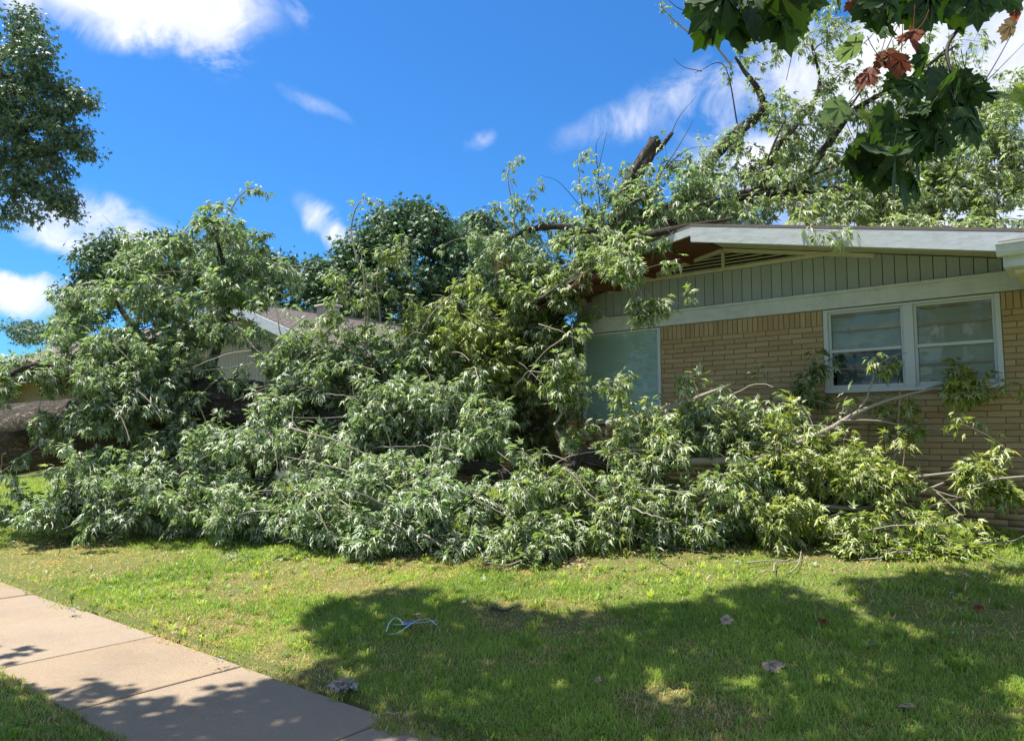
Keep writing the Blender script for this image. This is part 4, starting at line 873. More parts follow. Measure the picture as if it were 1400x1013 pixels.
foliage(b5, off(Q5), [(1180, 190, 70, 50, 11.3, .7, 150), (1240, 110, 70, 50, 11.2, .7, 90), (1310, 80, 60, 50, 11.2, .7, 60), (1260, 180, 70, 40, 11.1, .7, 110), (1350, 150, 60, 40, 11.0, .7, 80), (1140, 230, 60, 30, 11.2, .5, 80)], 128, sticks=0, size=.08, per=12)
foliage(b6, off(Q6), [(1120, 280, 80, 18, 10.8, .6, 110), (1230, 250, 90, 34, 10.9, .8, 210), (1330, 220, 90, 44, 10.7, .8, 250), (1320, 285, 100, 22, 10.2, .6, 210), (1200, 305, 120, 7, 9.6, .4, 80), (1330, 308, 80, 8, 9.4, .4, 80), (1420, 300, 60, 14, 9.6, .5, 60), (1390, 295, 60, 16, 10.0, .5, 90), (1260, 230, 110, 60, 12.2, .8, 150), (1390, 130, 50, 60, 11.5, .7, 80), (1180, 260, 90, 30, 12.0, .6, 110), (1090, 240, 80, 40, 11.8, .6, 110), (1330, 160, 80, 40, 12.0, .8, 100), (1220, 288, 80, 14, 10.4, .5, 110), (1400, 180, 60, 50, 10.6, .7, 120), (1440, 260, 60, 50, 10.4, .7, 90)], 129, sticks=0, size=.082, per=13, mat='leaf', yellow=.05)
foliage(b9, off(Q9), [(820, 355, 40, 20, 10.6, .3, 60), (800, 372, 34, 14, 10.4, .2, 30), (775, 400, 22, 22, 10.9, .3, 30), (880, 330, 40, 12, 9.9, .3, 40), (858, 385, 18, 34, 9.0, .12, 16), (900, 415, 18, 12, 8.95, .1, 7), (880, 425, 10, 14, 8.95, .1, 5), (845, 360, 26, 18, 9.6, .3, 20), (790, 380, 30, 20, 10.8, .3, 40), (1130, 322, 24, 12, 8.9, .1, 8)], 130, size=.092, arch=.02, clear=False)
foliage(b8, off(Q8, 4), [(700, 300, 34, 34, 11.8, .4, 34), (770, 330, 40, 14, 11.6, .3, 30), (760, 300, 34, 10, 11.6, .2, 14), (660, 340, 40, 24, 12, .4, 46)], 131, mat='leaf_silver', sticks=0, size=.08, per=12)
for i, pts in enumerate([[(706, 330, 11.9), (700, 280, 11.9), (694, 240, 11.9), (700, 222, 11.9), (714, 216, 11.9)], [(702, 300, 11.9), (722, 270, 11.8), (740, 245, 11.8)], [(800, 300, 11.7), (792, 250, 11.7), (793, 218, 11.7), (806, 206, 11.7)]]):
    leader(b8, pts, 220+i, per=34, size=.085, r0=.016)
for i, (pts, r0) in enumerate([([(893, 262, 11.3), (905, 235, 11.3), (925, 205, 11.3), (948, 165, 11.3)], .013), ([(918, 182, 11.3), (930, 158, 11.3), (952, 132, 11.3)], .008), ([(905, 235, 11.3), (940, 205, 11.3), (975, 200, 11.3)], .008), ([(822, 300, 11.6), (818, 240, 11.6), (830, 180, 11.6)], .011),
                               ([(818, 240, 11.6), (815, 200, 11.6), (825, 180, 11.6)], .008), ([(800, 290, 11.7), (765, 250, 11.7), (740, 240, 11.7)], .007), ([(960, 98, 11.9), (935, 92, 11.9), (920, 80, 11.9)], .008), ([(1010, 180, 11.7), (990, 90, 11.9), (950, 100, 11.9)], .014), ([(1160, 150, 11.3), (1200, 90, 11.3), (1230, 30, 11.3)], .02),
                               ([(1040, 258, 11), (1055, 205, 11), (1075, 160, 11)], .03), ([(940, 290, 10.6), (970, 275, 10.5), (1050, 262, 10.5)], .025), ([(843, 300, 11), (870, 275, 11), (905, 260, 11)], .04), ([(862, 300, 11), (900, 302, 11), (950, 300, 10.8)], .03), ([(1090, 250, 11), (1200, 200, 10.8), (1300, 170, 10.8)], .03), ([(742, 407, 10.4), (765, 390, 10.3), (797, 370, 10.3)], .018),
                               ([(952, 20, 11.8), (925, 10, 11.8), (905, -10, 11.8)], .010)]):
    P, Rd = spline(PZ(*pts), np.linspace(r0, r0*.3, len(pts)), 12); V, F = tubes(P[None], Rd[None], 5); mesh_np('bare_stick', V, F, MAT['twig_dark'], rt, smooth=True)
leader(b3, [(960, 60, 11.9), (930, 35, 11.9), (905, 10, 11.9), (905, -15, 11.9)], 231, per=40, size=.07)
leader(b3, [(1000, 90, 11.9), (965, 45, 11.9), (945, 15, 11.9), (948, -15, 11.9)], 232, per=46, size=.075)

rk = np.array([atw(x, y, 8.7) for x, y in ((1108, 316), (1122, 322), (1135, 318), (1150, 322), (1160, 314), (1142, 330))]); foliage(b6, [atw(1120, 306, 9.0), atw(1145, 306, 9.0)], rk, 133, size=.08, per=8, clear=False)
# broken limbs on the lawn in front
def bough(label, pts, rad, sub, blobs, seed, **kw):
    t = thing('broken_bough', label, 'broken bough', gnd(pts[0][0], 745) if False else tuple(atZ(*pts[0])*np.array([1, 1, 0])+np.array([0, 0, float(G(*atZ(*pts[0])[:2]))])), group='broken boughs on the lawn before the brick house')
    lm = MAT['twig']; o, P, _ = limb('limb', PZ(*pts), rad, t, seed=seed, sides=10, mat=lm if max(rad) < .06 else None); nodes = [P[::3]]
    for k, (sp_, sr_) in enumerate(sub):
        o2, P2_, _ = limb('limb', PZ(*sp_), sr_, t, seed=seed+50+k, sides=8, mat=lm if max(sr_) < .06 else None); nodes.append(P2_[::3])
    foliage(t, np.vstack(nodes), blobs, seed, **kw); return t
bough('broken bough with a torn brown stub standing before the picture window', [(800, 720, 8.9), (778, 690, 9.0), (775, 655, 9.1), (790, 628, 9.2), (812, 618, 9.2)], [.10, .12, .11, .08, .05],
      [([(770, 690, 9.0), (800, 688, 8.7), (832, 692, 8.5)], [.05, .04, .035]), ([(788, 630, 9.2), (768, 600, 9.2), (758, 580, 9.2), (768, 565, 9.2), (760, 520, 9.2), (765, 485, 9.2), (785, 482, 9.1)], [.03, .022, .018, .014, .012, .009, .005]),
       ([(800, 625, 9.2), (850, 640, 9.6), (870, 620, 9.7)], [.12, .09, .05]), ([(835, 700, 8.6), (850, 720, 8.4)], [.03, .015])],
      [(760, 690, 60, 46, 8.9, .5, 150), (740, 740, 60, 24, 8.3, .3, 90), (830, 720, 70, 34, 8.5, .4, 130), (775, 520, 22, 46, 9.2, .25, 36), (790, 590, 30, 22, 9.2, .3, 20), (840, 570, 40, 26, 9.4, .3, 24), (850, 640, 50, 40, 9.5, .4, 80), (845, 522, 26, 8, 9.2, .15, 8), (740, 748, 30, 16, 8.2, .3, 50), (850, 735, 40, 14, 8.3, .3, 30), (820, 675, 40, 20, 8.9, .3, 22), (835, 595, 56, 24, 9.5, .2, 90), (870, 590, 40, 22, 9.5, .2, 40)], 301, size=.085, yellow=.06, arch=.1)
bough('long pale leaning bough reaching up across the double window', [(1080, 610, 8.7), (1130, 588, 8.6), (1170, 565, 8.5), (1220, 545, 8.4), (1290, 528, 8.2)], [.028, .026, .022, .016, .008],
      [([(1160, 575, 8.5), (1185, 545, 8.5), (1200, 500, 8.5), (1225, 485, 8.5), (1240, 483, 8.5)], [.016, .012, .009, .007, .004]), ([(1150, 575, 8.5), (1200, 575, 8.4), (1250, 585, 8.4), (1290, 588, 8.4)], [.012, .01, .008, .005])],
      [(1220, 510, 24, 14, 8.5, .15, 12), (1290, 515, 60, 22, 8.2, .2, 46), (1330, 535, 30, 10, 8.1, .12, 14), (1225, 550, 24, 14, 8.4, .15, 10), (1270, 585, 34, 8, 8.4, .1, 10), (1240, 500, 20, 12, 8.5, .1, 6), (1350, 518, 30, 8, 8.1, .1, 5), (1330, 492, 20, 8, 8.2, .1, 5)], 302, sticks=0, size=.085, mat='leaf_yellow', yellow=.14, per=13, arch=.05)
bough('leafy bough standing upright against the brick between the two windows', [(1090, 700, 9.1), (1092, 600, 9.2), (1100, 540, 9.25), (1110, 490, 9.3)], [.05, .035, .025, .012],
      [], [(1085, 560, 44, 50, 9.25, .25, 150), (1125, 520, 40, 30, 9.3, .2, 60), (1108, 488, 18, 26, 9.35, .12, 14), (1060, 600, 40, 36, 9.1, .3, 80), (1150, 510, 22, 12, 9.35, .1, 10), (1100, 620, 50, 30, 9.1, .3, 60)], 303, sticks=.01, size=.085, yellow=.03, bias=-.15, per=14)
bough('pale grey horizontal bough with bright leaves right of the torn stub', [(830, 580, 9.9), (900, 565, 9.5), (950, 545, 9.2), (1000, 525, 9.1)], [.05, .04, .028, .012],
      [([(925, 632, 8.8), (990, 630, 8.7), (1030, 634, 8.6), (1085, 640, 8.5)], [.05, .05, .045, .02]), ([(1020, 632, 8.6), (1045, 622, 8.5), (1070, 618, 8.4)], [.03, .02, .01]), ([(900, 690, 8.7), (960, 690, 8.5)], [.03, .02]), ([(880, 722, 8.3), (930, 725, 8.2)], [.02, .012])],
      [(920, 570, 46, 26, 9.3, .4, 90), (985, 575, 50, 28, 9.1, .4, 120), (930, 630, 70, 40, 8.9, .5, 190), (1010, 600, 50, 30, 8.9, .4, 90), (910, 690, 70, 30, 8.5, .4, 110), (1000, 680, 70, 46, 8.4, .4, 220), (940, 725, 60, 14, 8.2, .25, 50), (880, 610, 40, 40, 9.3, .4, 70)], 304, size=.088, mat='leaf', yellow=.10, arch=.12, bias=.1)
bough('yellow green leafy bough sprawling over the lawn under the double window', [(1060, 640, 8.6), (1130, 640, 8.3), (1200, 655, 8.1), (1270, 650, 7.9), (1350, 640, 7.7)], [.04, .03, .02, .016, .008],
      [([(1110, 690, 8.1), (1180, 695, 8.0), (1240, 680, 7.9), (1290, 660, 7.8)], [.022, .022, .016, .010]), ([(1250, 660, 7.9), (1310, 680, 7.8), (1380, 680, 7.6)], [.012, .01, .005]), ([(1280, 672, 7.8), (1300, 690, 7.7), (1318, 708, 7.6)], [.008, .007, .004])],
      [(1120, 640, 60, 40, 8.4, .45, 200), (1180, 665, 50, 30, 8.1, .4, 90), (1100, 710, 70, 30, 8.0, .4, 200), (1200, 715, 70, 28, 7.8, .4, 190), (1290, 728, 60, 16, 7.6, .3, 100), (1250, 655, 36, 12, 7.9, .2, 20), (1330, 650, 40, 14, 7.7, .2, 30), (1365, 675, 24, 10, 7.6, .15, 10), (1240, 748, 90, 10, 7.5, .2, 70), (1330, 640, 30, 12, 7.7, .15, 12), (1060, 620, 40, 30, 8.6, .4, 80), (1330, 745, 40, 8, 7.4, .15, 20)], 305, sticks=.02, size=.085, mat='leaf_yellow', yellow=.12, arch=.12)
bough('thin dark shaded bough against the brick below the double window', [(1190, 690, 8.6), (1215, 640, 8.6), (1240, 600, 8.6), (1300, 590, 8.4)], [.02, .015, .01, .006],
      [], [(1230, 610, 36, 30, 8.65, .12, 40), (1270, 590, 30, 16, 8.5, .1, 12), (1298, 592, 6, 10, 8.4, .05, 2), (1210, 560, 14, 30, 8.8, .1, 8)], 306, size=.08, yellow=.02, bias=-.3, per=12)  # lowered leaf tint puts this bough's shade into its colour

# stripped leafy sprays lying flat on the grass
def ground_spray(label, cx, cy, rx, ry, n, seed, mat='leaf', flip=.8, size=.085):
    r = np.random.default_rng(seed); a = r.uniform(0, 6.28, n); q = np.sqrt(r.random(n)); pts = np.array([gnd(cx+rx*q[i]*math.cos(a[i]), cy+ry*q[i]*math.sin(a[i])) for i in range(n)])
    c = gnd(cx, cy); pts[:, 2] = G(pts[:, 0], pts[:, 1])+.03+.05*r.random(n)
    t = thing('leafy_spray', label, 'leafy spray', c, group='leafy sprays torn off and lying on the grass')
    st = np.array([gnd(cx-rx*.8, cy), gnd(cx, cy+1), gnd(cx+rx*.8, cy)]); st[:, 2] += .05
    o, P, _ = limb('stem', st, [.012, .009, .004], t, sides=5, seed=seed, mat=MAT['twig'])
    foliage(t, P[::2], pts, seed, size=size, flip=flip, droop=.15, up=1.2, per=9, arch=.05, mat=mat, yellow=.02); return t
ground_spray('silvery leaf spray face down on the grass below the left part of the fallen tree', 160, 712, 70, 10, 60, 401)
ground_spray('silvery leaf spray on the grass at the foot of the middle of the fallen tree', 545, 752, 60, 9, 46, 402)
ground_spray('small leaf spray on the grass between the silvery sprays', 275, 722, 26, 8, 20, 403, flip=.5)
ground_spray('leaf spray flat on the grass at the right end of the debris', 1270, 758, 80, 8, 50, 404, mat='leaf_yellow', flip=.4)
ground_spray('low leaf spray on bare earth in front of the torn stub', 720, 768, 36, 10, 36, 405, flip=.4)

def strewn(n, seed):
    r = np.random.default_rng(seed); x = r.uniform(-20, 1420, n*3); y = 722+np.abs(r.normal(0, 1, n*3))**1.3*42; k = (y < 960); x, y = x[k][:n], y[k][:n]
    p = np.array([gnd(a, b) for a, b in zip(x, y)]); k = (p[:, 1] > 3.3) | (r.random(len(p)) < .4); p = p[k]; n = len(p); p[:, 2] = np.maximum(p[:, 2], G(p[:, 0], p[:, 1]))+r.uniform(.02, .05, n)
    ax = unit(r.normal(0, 1, (n, 3))*np.array([1, 1, .25])); sg = np.where(r.random(n) < .5, -1., 1.)
    V, F = leaf_cloud(p, ax, (r.normal(0, .25, (n, 3))+np.array([0, 0, 1.]))*sg[:, None], r.uniform(.045, .10, n), curl=sg*r.uniform(.3, 2, n))
    o = mesh_np('torn_leaves', V, F, MAT['leaf'], tint=np.repeat(np.stack([r.random(n), .5*r.random(n)**2, r.random(n)], -1), len(LEAF5), 0), kind='stuff'); o['label'] = 'torn maple leaves strewn over the grass in front of the fallen tree'; o['category'] = 'leaves'
    A = p[r.choice(n, 60)]; d = unit(r.normal(0, 1, (60, 3))*np.array([1, 1, .08])); L_ = r.uniform(.08, .35, 60)[:, None]; t = np.linspace(0, 1, 5)[None, :, None]
    P = A[:, None]+d[:, None]*L_[:, None]*t+np.cumsum(r.normal(0, .006, (60, 5, 3)), 1); V, F = tubes(P, np.full((60, 5), .003), 4)
    o = mesh_np('twig_litter', V, F, MAT['twig'], kind='stuff'); o['label'] = 'short snapped twigs scattered on the lawn'; o['category'] = 'twigs'
strewn(330, 701)
# ------------------------------------------------------------------ standing trees behind
def bg_tree(name, label, base, th, tr, clumps, seed, mat='leaf_far', size=.17, per=44, crad=.55, group=None, limbs=5, twigr=.01, spreadf=1.0, droop=.4, off_=np.zeros(3)):
    """clumps: (px,py,rx,ry,Z,dZ,n)"""
    r = np.random.default_rng(seed); t = thing(name, label, 'tree', base, group)
    A = np.vstack([blob(r, *b) for b in clumps]) if isinstance(clumps, list) else clumps; c = A.mean(0); top = A[:, 2].max(); base = np.array(base, float)
    o, P, _ = limb('trunk', [base, base*.6+np.array([c[0], c[1], base[2]+th])*.4+np.array([0, 0, th*.2]), np.array([c[0], c[1], base[2]+th])+off_, np.array([c[0]+.2, c[1], (top+base[2]+th)/2])+off_, np.array([c[0], c[1]+.2, top-.8])+off_], [tr, tr*.8, tr*.6, tr*.35, tr*.08], t, seed=seed, sides=12)
    Pp, Rd = grow(P[len(P)//3:][::3], A, r, arch=.12, K=6, base_r=twigr)
    V, F = tubes(Pp, Rd, 4); cr = mesh_np('crown', V, F, MAT['twig_dark'], t, smooth=True)
    n = len(A)*per; ci = np.repeat(np.arange(len(A)), per); d = unit(r.normal(0, 1, (n, 3)))*(r.random((n, 1))**.45)*crad*(.6+.8*r.random(len(A)))[ci][:, None]; d[:, 2] *= .62
    b = Pp[:, -1][ci]+d
    ax = unit(d*.8/crad+r.normal(0, .5, (n, 3))+np.array([0, 0, -droop])); nor = unit(d)*.6+np.array([0, 0, .8])+r.normal(0, .45, (n, 3)); sz = size*(.6+.8*r.random(n))
    V, F = leaf_cloud(b, ax, nor, sz, LEAF3, LEAF3_F, curl=.3+1.5*r.random(n))
    cl = r.random(len(A))[ci]; t0 = np.clip(.6*cl+.4*r.random(n), 0, 1); tint = np.repeat(np.stack([t0, .15*r.random(n), r.random(n)], -1), 6, 0)
    mesh_np('foliage', V, F, MAT[mat], cr, tint=tint, kind='stuff'); return t
bg_tree('tree', 'tall leafy tree reaching in at the upper left above the lawn', (-36, 10, .7), 5, .45,
        [(-70, 150, 90, 150, 24, 2.0, 150), (20, 85, 50, 50, 23, 1.4, 100), (50, 70, 24, 30, 22.8, .7, 22), (50, 140, 60, 26, 23, 1.2, 60), (75, 112, 30, 12, 22.8, .6, 14), (95, 138, 34, 16, 22.6, .6, 24), (60, 180, 62, 26, 23, 1.2, 70), (95, 195, 30, 12, 22.6, .6, 18), (118, 212, 16, 6, 22.6, .3, 8), (55, 235, 40, 34, 23, 1.0, 66), (80, 270, 24, 22, 22.6, .5, 26), (92, 290, 14, 8, 22.6, .3, 7), (10, 240, 24, 36, 23, .8, 34), (14, 290, 12, 20, 22.8, .4, 10), (30, 25, 26, 20, 23.4, .7, 20), (45, 292, 8, 12, 22.7, .3, 6), (0, 180, 40, 50, 23.5, 1.2, 60)], 501, mat='leaf_far2', size=.18, per=24, crad=.36, off_=np.array([-4.2, -.5, 0]))
bg_tree('tree', 'dark rounded tree behind the low cream gable at the left', (-34, 22, .8), 2.5, .4,
        [(250, 370, 90, 50, 34, 2.5, 200), (150, 360, 46, 40, 33, 1.5, 100), (120, 410, 34, 40, 33, 1.5, 60), (180, 345, 30, 20, 33, 1, 26), (330, 380, 60, 50, 34, 2, 140), (385, 395, 40, 42, 34, 1.5, 80), (215, 330, 16, 14, 33.5, .6, 10), (240, 328, 12, 12, 33.5, .6, 8), (395, 370, 16, 22, 34, .6, 12), (93, 405, 12, 16, 33, .5, 8), (365, 360, 12, 12, 34, .5, 5)], 502, size=.27, per=22, crad=.62, group='trees behind the houses')
bg_tree('tree', 'big dark round crowned tree rising behind the gabled roof in the middle', (-22, 30, .8), 2.5, .5,
        [(560, 350, 70, 70, 32, 3, 320), (480, 400, 55, 56, 31, 2, 170), (640, 380, 60, 60, 32, 2.5, 220), (570, 300, 26, 20, 32, 1, 40), (500, 345, 40, 30, 31, 1.2, 70), (440, 390, 34, 34, 31, 1.4, 60), (520, 430, 80, 30, 31, 1.5, 120), (620, 430, 60, 50, 31, 2, 120), (550, 320, 40, 24, 32, 1.2, 50), (455, 430, 30, 30, 31, 1, 30)], 503, size=.26, per=24, crad=.6, group='trees behind the houses')
bg_tree('tree', 'greyer green tree beside the torn trunk behind the damaged roof', (-15, 34, .8), 2.5, .4,
        [(690, 350, 60, 50, 35, 2, 150), (640, 320, 40, 24, 35, 1.5, 60), (660, 300, 20, 10, 35, .8, 14), (720, 400, 60, 60, 35, 2, 120)], 504, size=.24, per=22, crad=.55, mat='leaf_far2', group='trees behind the houses')
bg_tree('tree', 'tiny far treetops showing over the pinkish roof', (-75, 50, .8), 2, .3,
        [(60, 457, 46, 12, 85, 4, 90), (20, 448, 20, 8, 85, 2, 20), (90, 462, 30, 14, 84, 3, 50), (45, 446, 8, 8, 85, 1, 8)], 505, size=.4, per=20, crad=1.0, mat='leaf_far2', group='trees behind the houses')

def behind(c, rr_, n): 
    a = unit(rng.normal(0, 1, (n, 3)))*(rng.random((n, 1))**.4)*np.array(rr_); return a+np.array(c)
for k, (c, rr_, lab) in enumerate([((4, -32, 7), (6, 4, 6), 'broad tree across the street'), ((14, -34, 6.5), (5, 4, 5), 'second tree across the street, farther right'), ((-6, -34, 7), (6, 4, 6.5), 'tree across the street behind the sidewalk'),
                                   ((-19, -36, 7.5), (6, 4, 7), 'tall tree across the street, left of the sycamore'), ((-33, -36, 7.5), (7, 4, 7), 'wide tree across the street, farthest left')]):
    bg_tree('tree', lab, (c[0], c[1], 0), 3, .35, behind(c, rr_, 170), 520+k, size=.6, per=12, crad=1.2, mat='leaf_far2', group='trees across the street')
# ------------------------------------------------------------------ sycamore over the camera: its branch hangs into view, its crown shades the lawn
syc = thing('sycamore', 'sycamore whose big lobed dark leaves hang into the upper right corner', 'tree', (-3.6, -2.6, .03))
_, ST, _ = limb('trunk', [(-3.6, -2.6, -.1), (-3.4, -2.4, 2), (-3.1, -1.9, 4), (-2.9, -1.3, 6), (-2.7, -.8, 8.2)], [.34, .27, .22, .16, .05], syc, sides=16, seed=61)
def big_leaf(n_teeth=3):
    """sycamore leaf: five toothed lobes, veined and slightly cupped"""
    lobes = [(-100, .52), (-52, .80), (0, 1.0), (52, .80), (100, .52)]; pts = [(0, 0)]
    out = [(-.05, .02)]
    for k, (a, l) in enumerate(lobes):
        an = R_(a); d = np.array([math.sin(an), math.cos(an)]); s = np.array([d[1], -d[0]]); c = np.array([0, .28]) if abs(a) < 90 else np.array([0, .2])
        l_ = l*.74
        w_ = .22*l+.03
        out += [tuple(c+d*l_*.40-s*w_*.9), tuple(c+d*l_*.56-s*w_*1.25), tuple(c+d*l_*.60-s*w_*.75), tuple(c+d*l_*.76-s*w_*.80), tuple(c+d*l_*.79-s*w_*.38), tuple(c+d*l_),
                tuple(c+d*l_*.79+s*w_*.38), tuple(c+d*l_*.76+s*w_*.80), tuple(c+d*l_*.60+s*w_*.75), tuple(c+d*l_*.56+s*w_*1.25), tuple(c+d*l_*.40+s*w_*.9)]
        if k < 4:
            a2 = R_((a+lobes[k+1][0])/2); out.append(tuple(np.array([0, .28])+np.array([math.sin(a2), math.cos(a2)])*.33))
    out.append((.05, .02))
    o = np.array(out); c = np.array([[0, .28]]); P2 = np.vstack([c, o])
    zf = -.28*(P2[:, 0]**2)-.18*np.maximum(P2[:, 1]-.3, 0)**2
    T = np.column_stack([P2, zf]); n = len(o); F = np.array([(0, i+1, (i+1) % n+1) for i in range(n)])[:, ::-1].copy(); return T, F
SL, SLF = big_leaf()
hang = mesh_np('hanging_branch', *(lambda a: a)(tubes(*(lambda Pq, Rq: (Pq[None], Rq[None]))(*spline(PZ((1420, -140, 2.5), (1350, -20, 2.3), (1318, 30, 2.2), (1295, 66, 2.15), (1302, 110, 2.1), (1306, 150, 2.05), (1270, 190, 2.0), (1232, 228, 2.0)), np.array([.012, .008, .006, .0055, .005, .0045, .004, .003]), 40)), 8)), MAT['twig_dark'], syc, smooth=True)
def shoot(pts, r0): 
    P, Rd = spline(PZ(*pts), np.linspace(r0, r0*.4, len(pts)), 16); V, F = tubes(P[None], Rd[None], 6); return mesh_np('twig', V, F, MAT['twig_dark'], hang, smooth=True)
shoot([(1295, 66, 2.15), (1265, 92, 2.12), (1240, 108, 2.1), (1200, 130, 2.05)], .003)
shoot([(1300, 165, 2.05), (1340, 120, 2.2), (1375, 62, 2.3), (1400, 10, 2.4)], .0025)
shoot([(1306, 150, 2.05), (1350, 110, 2.2), (1400, 60, 2.3)], .002)
shoot([(1350, -20, 2.3), (1240, -30, 2.2), (1100, -40, 2.1), (1000, -30, 2.0)], .006)
shoot([(1095, -10, 2.0), (1090, 40, 2.0), (1075, 110, 2.0)], .002)
rl = np.random.default_rng(88)
fg = []   # px,py of the leaf base, Z, blade length (px), hanging angle (deg from down, + to right), material
for (x, y, Z, L_, a, mm) in [(1010, -20, 1.95, 95, -50, 's'), (1030, -10, 2.0, 90, -10, 's'), (985, 0, 2.05, 85, -25, 's'), (1060, 0, 1.95, 85, 15, 's'), (1085, 8, 2.0, 50, 30, 's'), (1020, -45, 2.05, 100, -80, 's'), (1050, -30, 1.9, 95, 40, 's'), (975, -30, 2.0, 80, -5, 's'), (1000, 10, 2.0, 75, 5, 's'),
        (1150, -20, 2.05, 50, -30, 's'), (1170, -10, 2.1, 36, 0, 'r'), (1185, -15, 2.0, 70, 10, 's'), (1215, -10, 2.0, 70, -20, 's'), (1240, -20, 2.1, 70, 15, 's'), (1270, -25, 2.1, 80, -5, 's'), (1300, -30, 2.1, 85, 20, 's'), (1330, -30, 2.1, 80, 0, 's'), (1350, -20, 2.2, 65, 30, 's'), (1210, 20, 2.0, 50, -10, 's'),
        (1395, 5, 2.3, 30, -20, 'r'), (1385, 25, 2.3, 34, -10, 'b'), (1255, 40, 2.0, 42, -60, 'r'), (1248, 42, 2.05, 45, -20, 'r'), (1228, 70, 2.05, 40, -60, 'r'), (1232, 72, 2.0, 40, -10, 'r'), (1195, 92, 2.0, 40, -40, 'r'), (1215, 40, 2.05, 50, -80, 'g'), (1180, 60, 2.1, 50, -70, 'g'), (1160, 140, 2.05, 45, -60, 'g'), (1180, 150, 2.05, 32, 0, 'y'), (1412, 125, 2.2, 40, -70, 'y'), (1410, 140, 2.2, 34, -50, 'y'),
        (1270, 60, 2.05, 55, -10, 's'), (1225, 95, 2.1, 50, 5, 's'), (1302, 105, 2.1, 75, -50, 's'), (1306, 120, 2.05, 80, 50, 's'), (1300, 100, 2.1, 70, 10, 's'), (1290, 130, 2.0, 85, -70, 's'), (1310, 145, 2.0, 70, 20, 's'), (1295, 160, 2.0, 80, -40, 's'), (1260, 110, 2.05, 60, -60, 's'), (1280, 175, 1.95, 75, -80, 's'), (1265, 140, 2.0, 60, -20, 's'), (1225, 150, 2.0, 60, -50, 's'),
        (1240, 215, 1.95, 80, -60, 's'), (1232, 228, 2.0, 75, -10, 's'), (1250, 205, 2.0, 60, 30, 's'), (1215, 200, 1.95, 75, -40, 's'), (1200, 215, 2.0, 70, -80, 's'), (1190, 205, 2.0, 60, 0, 's'), (1245, 190, 2.05, 50, 60, 's'), (1210, 180, 2.05, 60, -20, 's'), (1170, 205, 2.0, 60, -20, 's'), (1225, 230, 1.9, 55, -30, 's'), (1330, 130, 2.1, 50, 70, 's')]:
    fg.append((x, y, Z, L_, a, mm))
def veined(name, dark, light, vein, back, tr, tf=.35):
    m = M_(name); at = m.n('ShaderNodeAttribute', attribute_name='along'); sx = m.n('ShaderNodeSeparateXYZ'); m.L(at.outputs['Vector'], sx.inputs[0]); X, Y = sx.outputs[0], sx.outputs[1]
    best = None
    for a, oy in ((0, 0), (50, .04), (-50, .04), (96, .04), (-96, .04), (26, .42), (-26, .42), (38, .60), (-38, .60)):
        ca, sa = math.cos(R_(a)), math.sin(R_(a)); yy = m.math('SUBTRACT', Y, oy)
        d = m.math('ABSOLUTE', m.math('SUBTRACT', m.math('MULTIPLY', X, ca), m.math('MULTIPLY', yy, sa))); f = m.math('ADD', m.math('MULTIPLY', X, sa), m.math('MULTIPLY', yy, ca))
        d = m.math('ADD', d, m.math('MULTIPLY', m.math('LESS_THAN', f, 0.0), 5.0)); best = d if best is None else m.math('MINIMUM', best, d)
    v = m.math('LESS_THAN', best, .011)
    nz = m.noise(6, 4, .6, at.outputs['Vector']); sp = m.noise(22, 3, .6, at.outputs['Vector'])
    c = m.mix(nz, dark, light); c = m.mix(m.math('MULTIPLY', m.math('GREATER_THAN', sp, .66), .6), c, (.12, .08, .03)); g = m.n('ShaderNodeNewGeometry'); c = m.mix(g.outputs['Backfacing'], c, back); c = m.mix(m.math('MULTIPLY', v, .7), c, vein)
    t = m.mix(nz, tr, tuple(x*.6 for x in tr)); t = m.mix(m.math('MULTIPLY', v, .6), t, (.02, .03, .005))
    return m.pbr(c, .6, m.bump(m.math('MULTIPLY', best, 1.0), .01), spec=.2, trans=(tf, t))
mats = {'s': veined('near_sycamore_leaf', (.02, .055, .012), (.05, .10, .025), (.13, .17, .06), (.05, .085, .04), (.07, .16, .008)), 'r': veined('red_brown_leaf', (.16, .035, .02), (.28, .10, .05), (.30, .16, .08), (.22, .08, .05), (.55, .11, .04), .45), 'b': MAT['dryleaf'], 'g': veined('pale_green_leaf', (.12, .22, .08), (.2, .3, .14), (.35, .4, .2), (.22, .3, .18), (.3, .45, .12)), 'y': veined('sun_tinted_yellow_leaf', (.2, .32, .03), (.3, .42, .05), (.45, .5, .12), (.3, .4, .1), (.6, .75, .06), .5)}  # near leaves coloured dark for backlit shade, yellow ones bright for sun
for (x, y, Z, L_, a, mm) in list(fg):
    if mm == 's' and rl.random() < .55: fg.append((x+rl.uniform(-28, 28), y+rl.uniform(-18, 14), Z+rl.uniform(-.08, .15), L_*rl.uniform(.5, .8), a+rl.uniform(-60, 60), 's'))
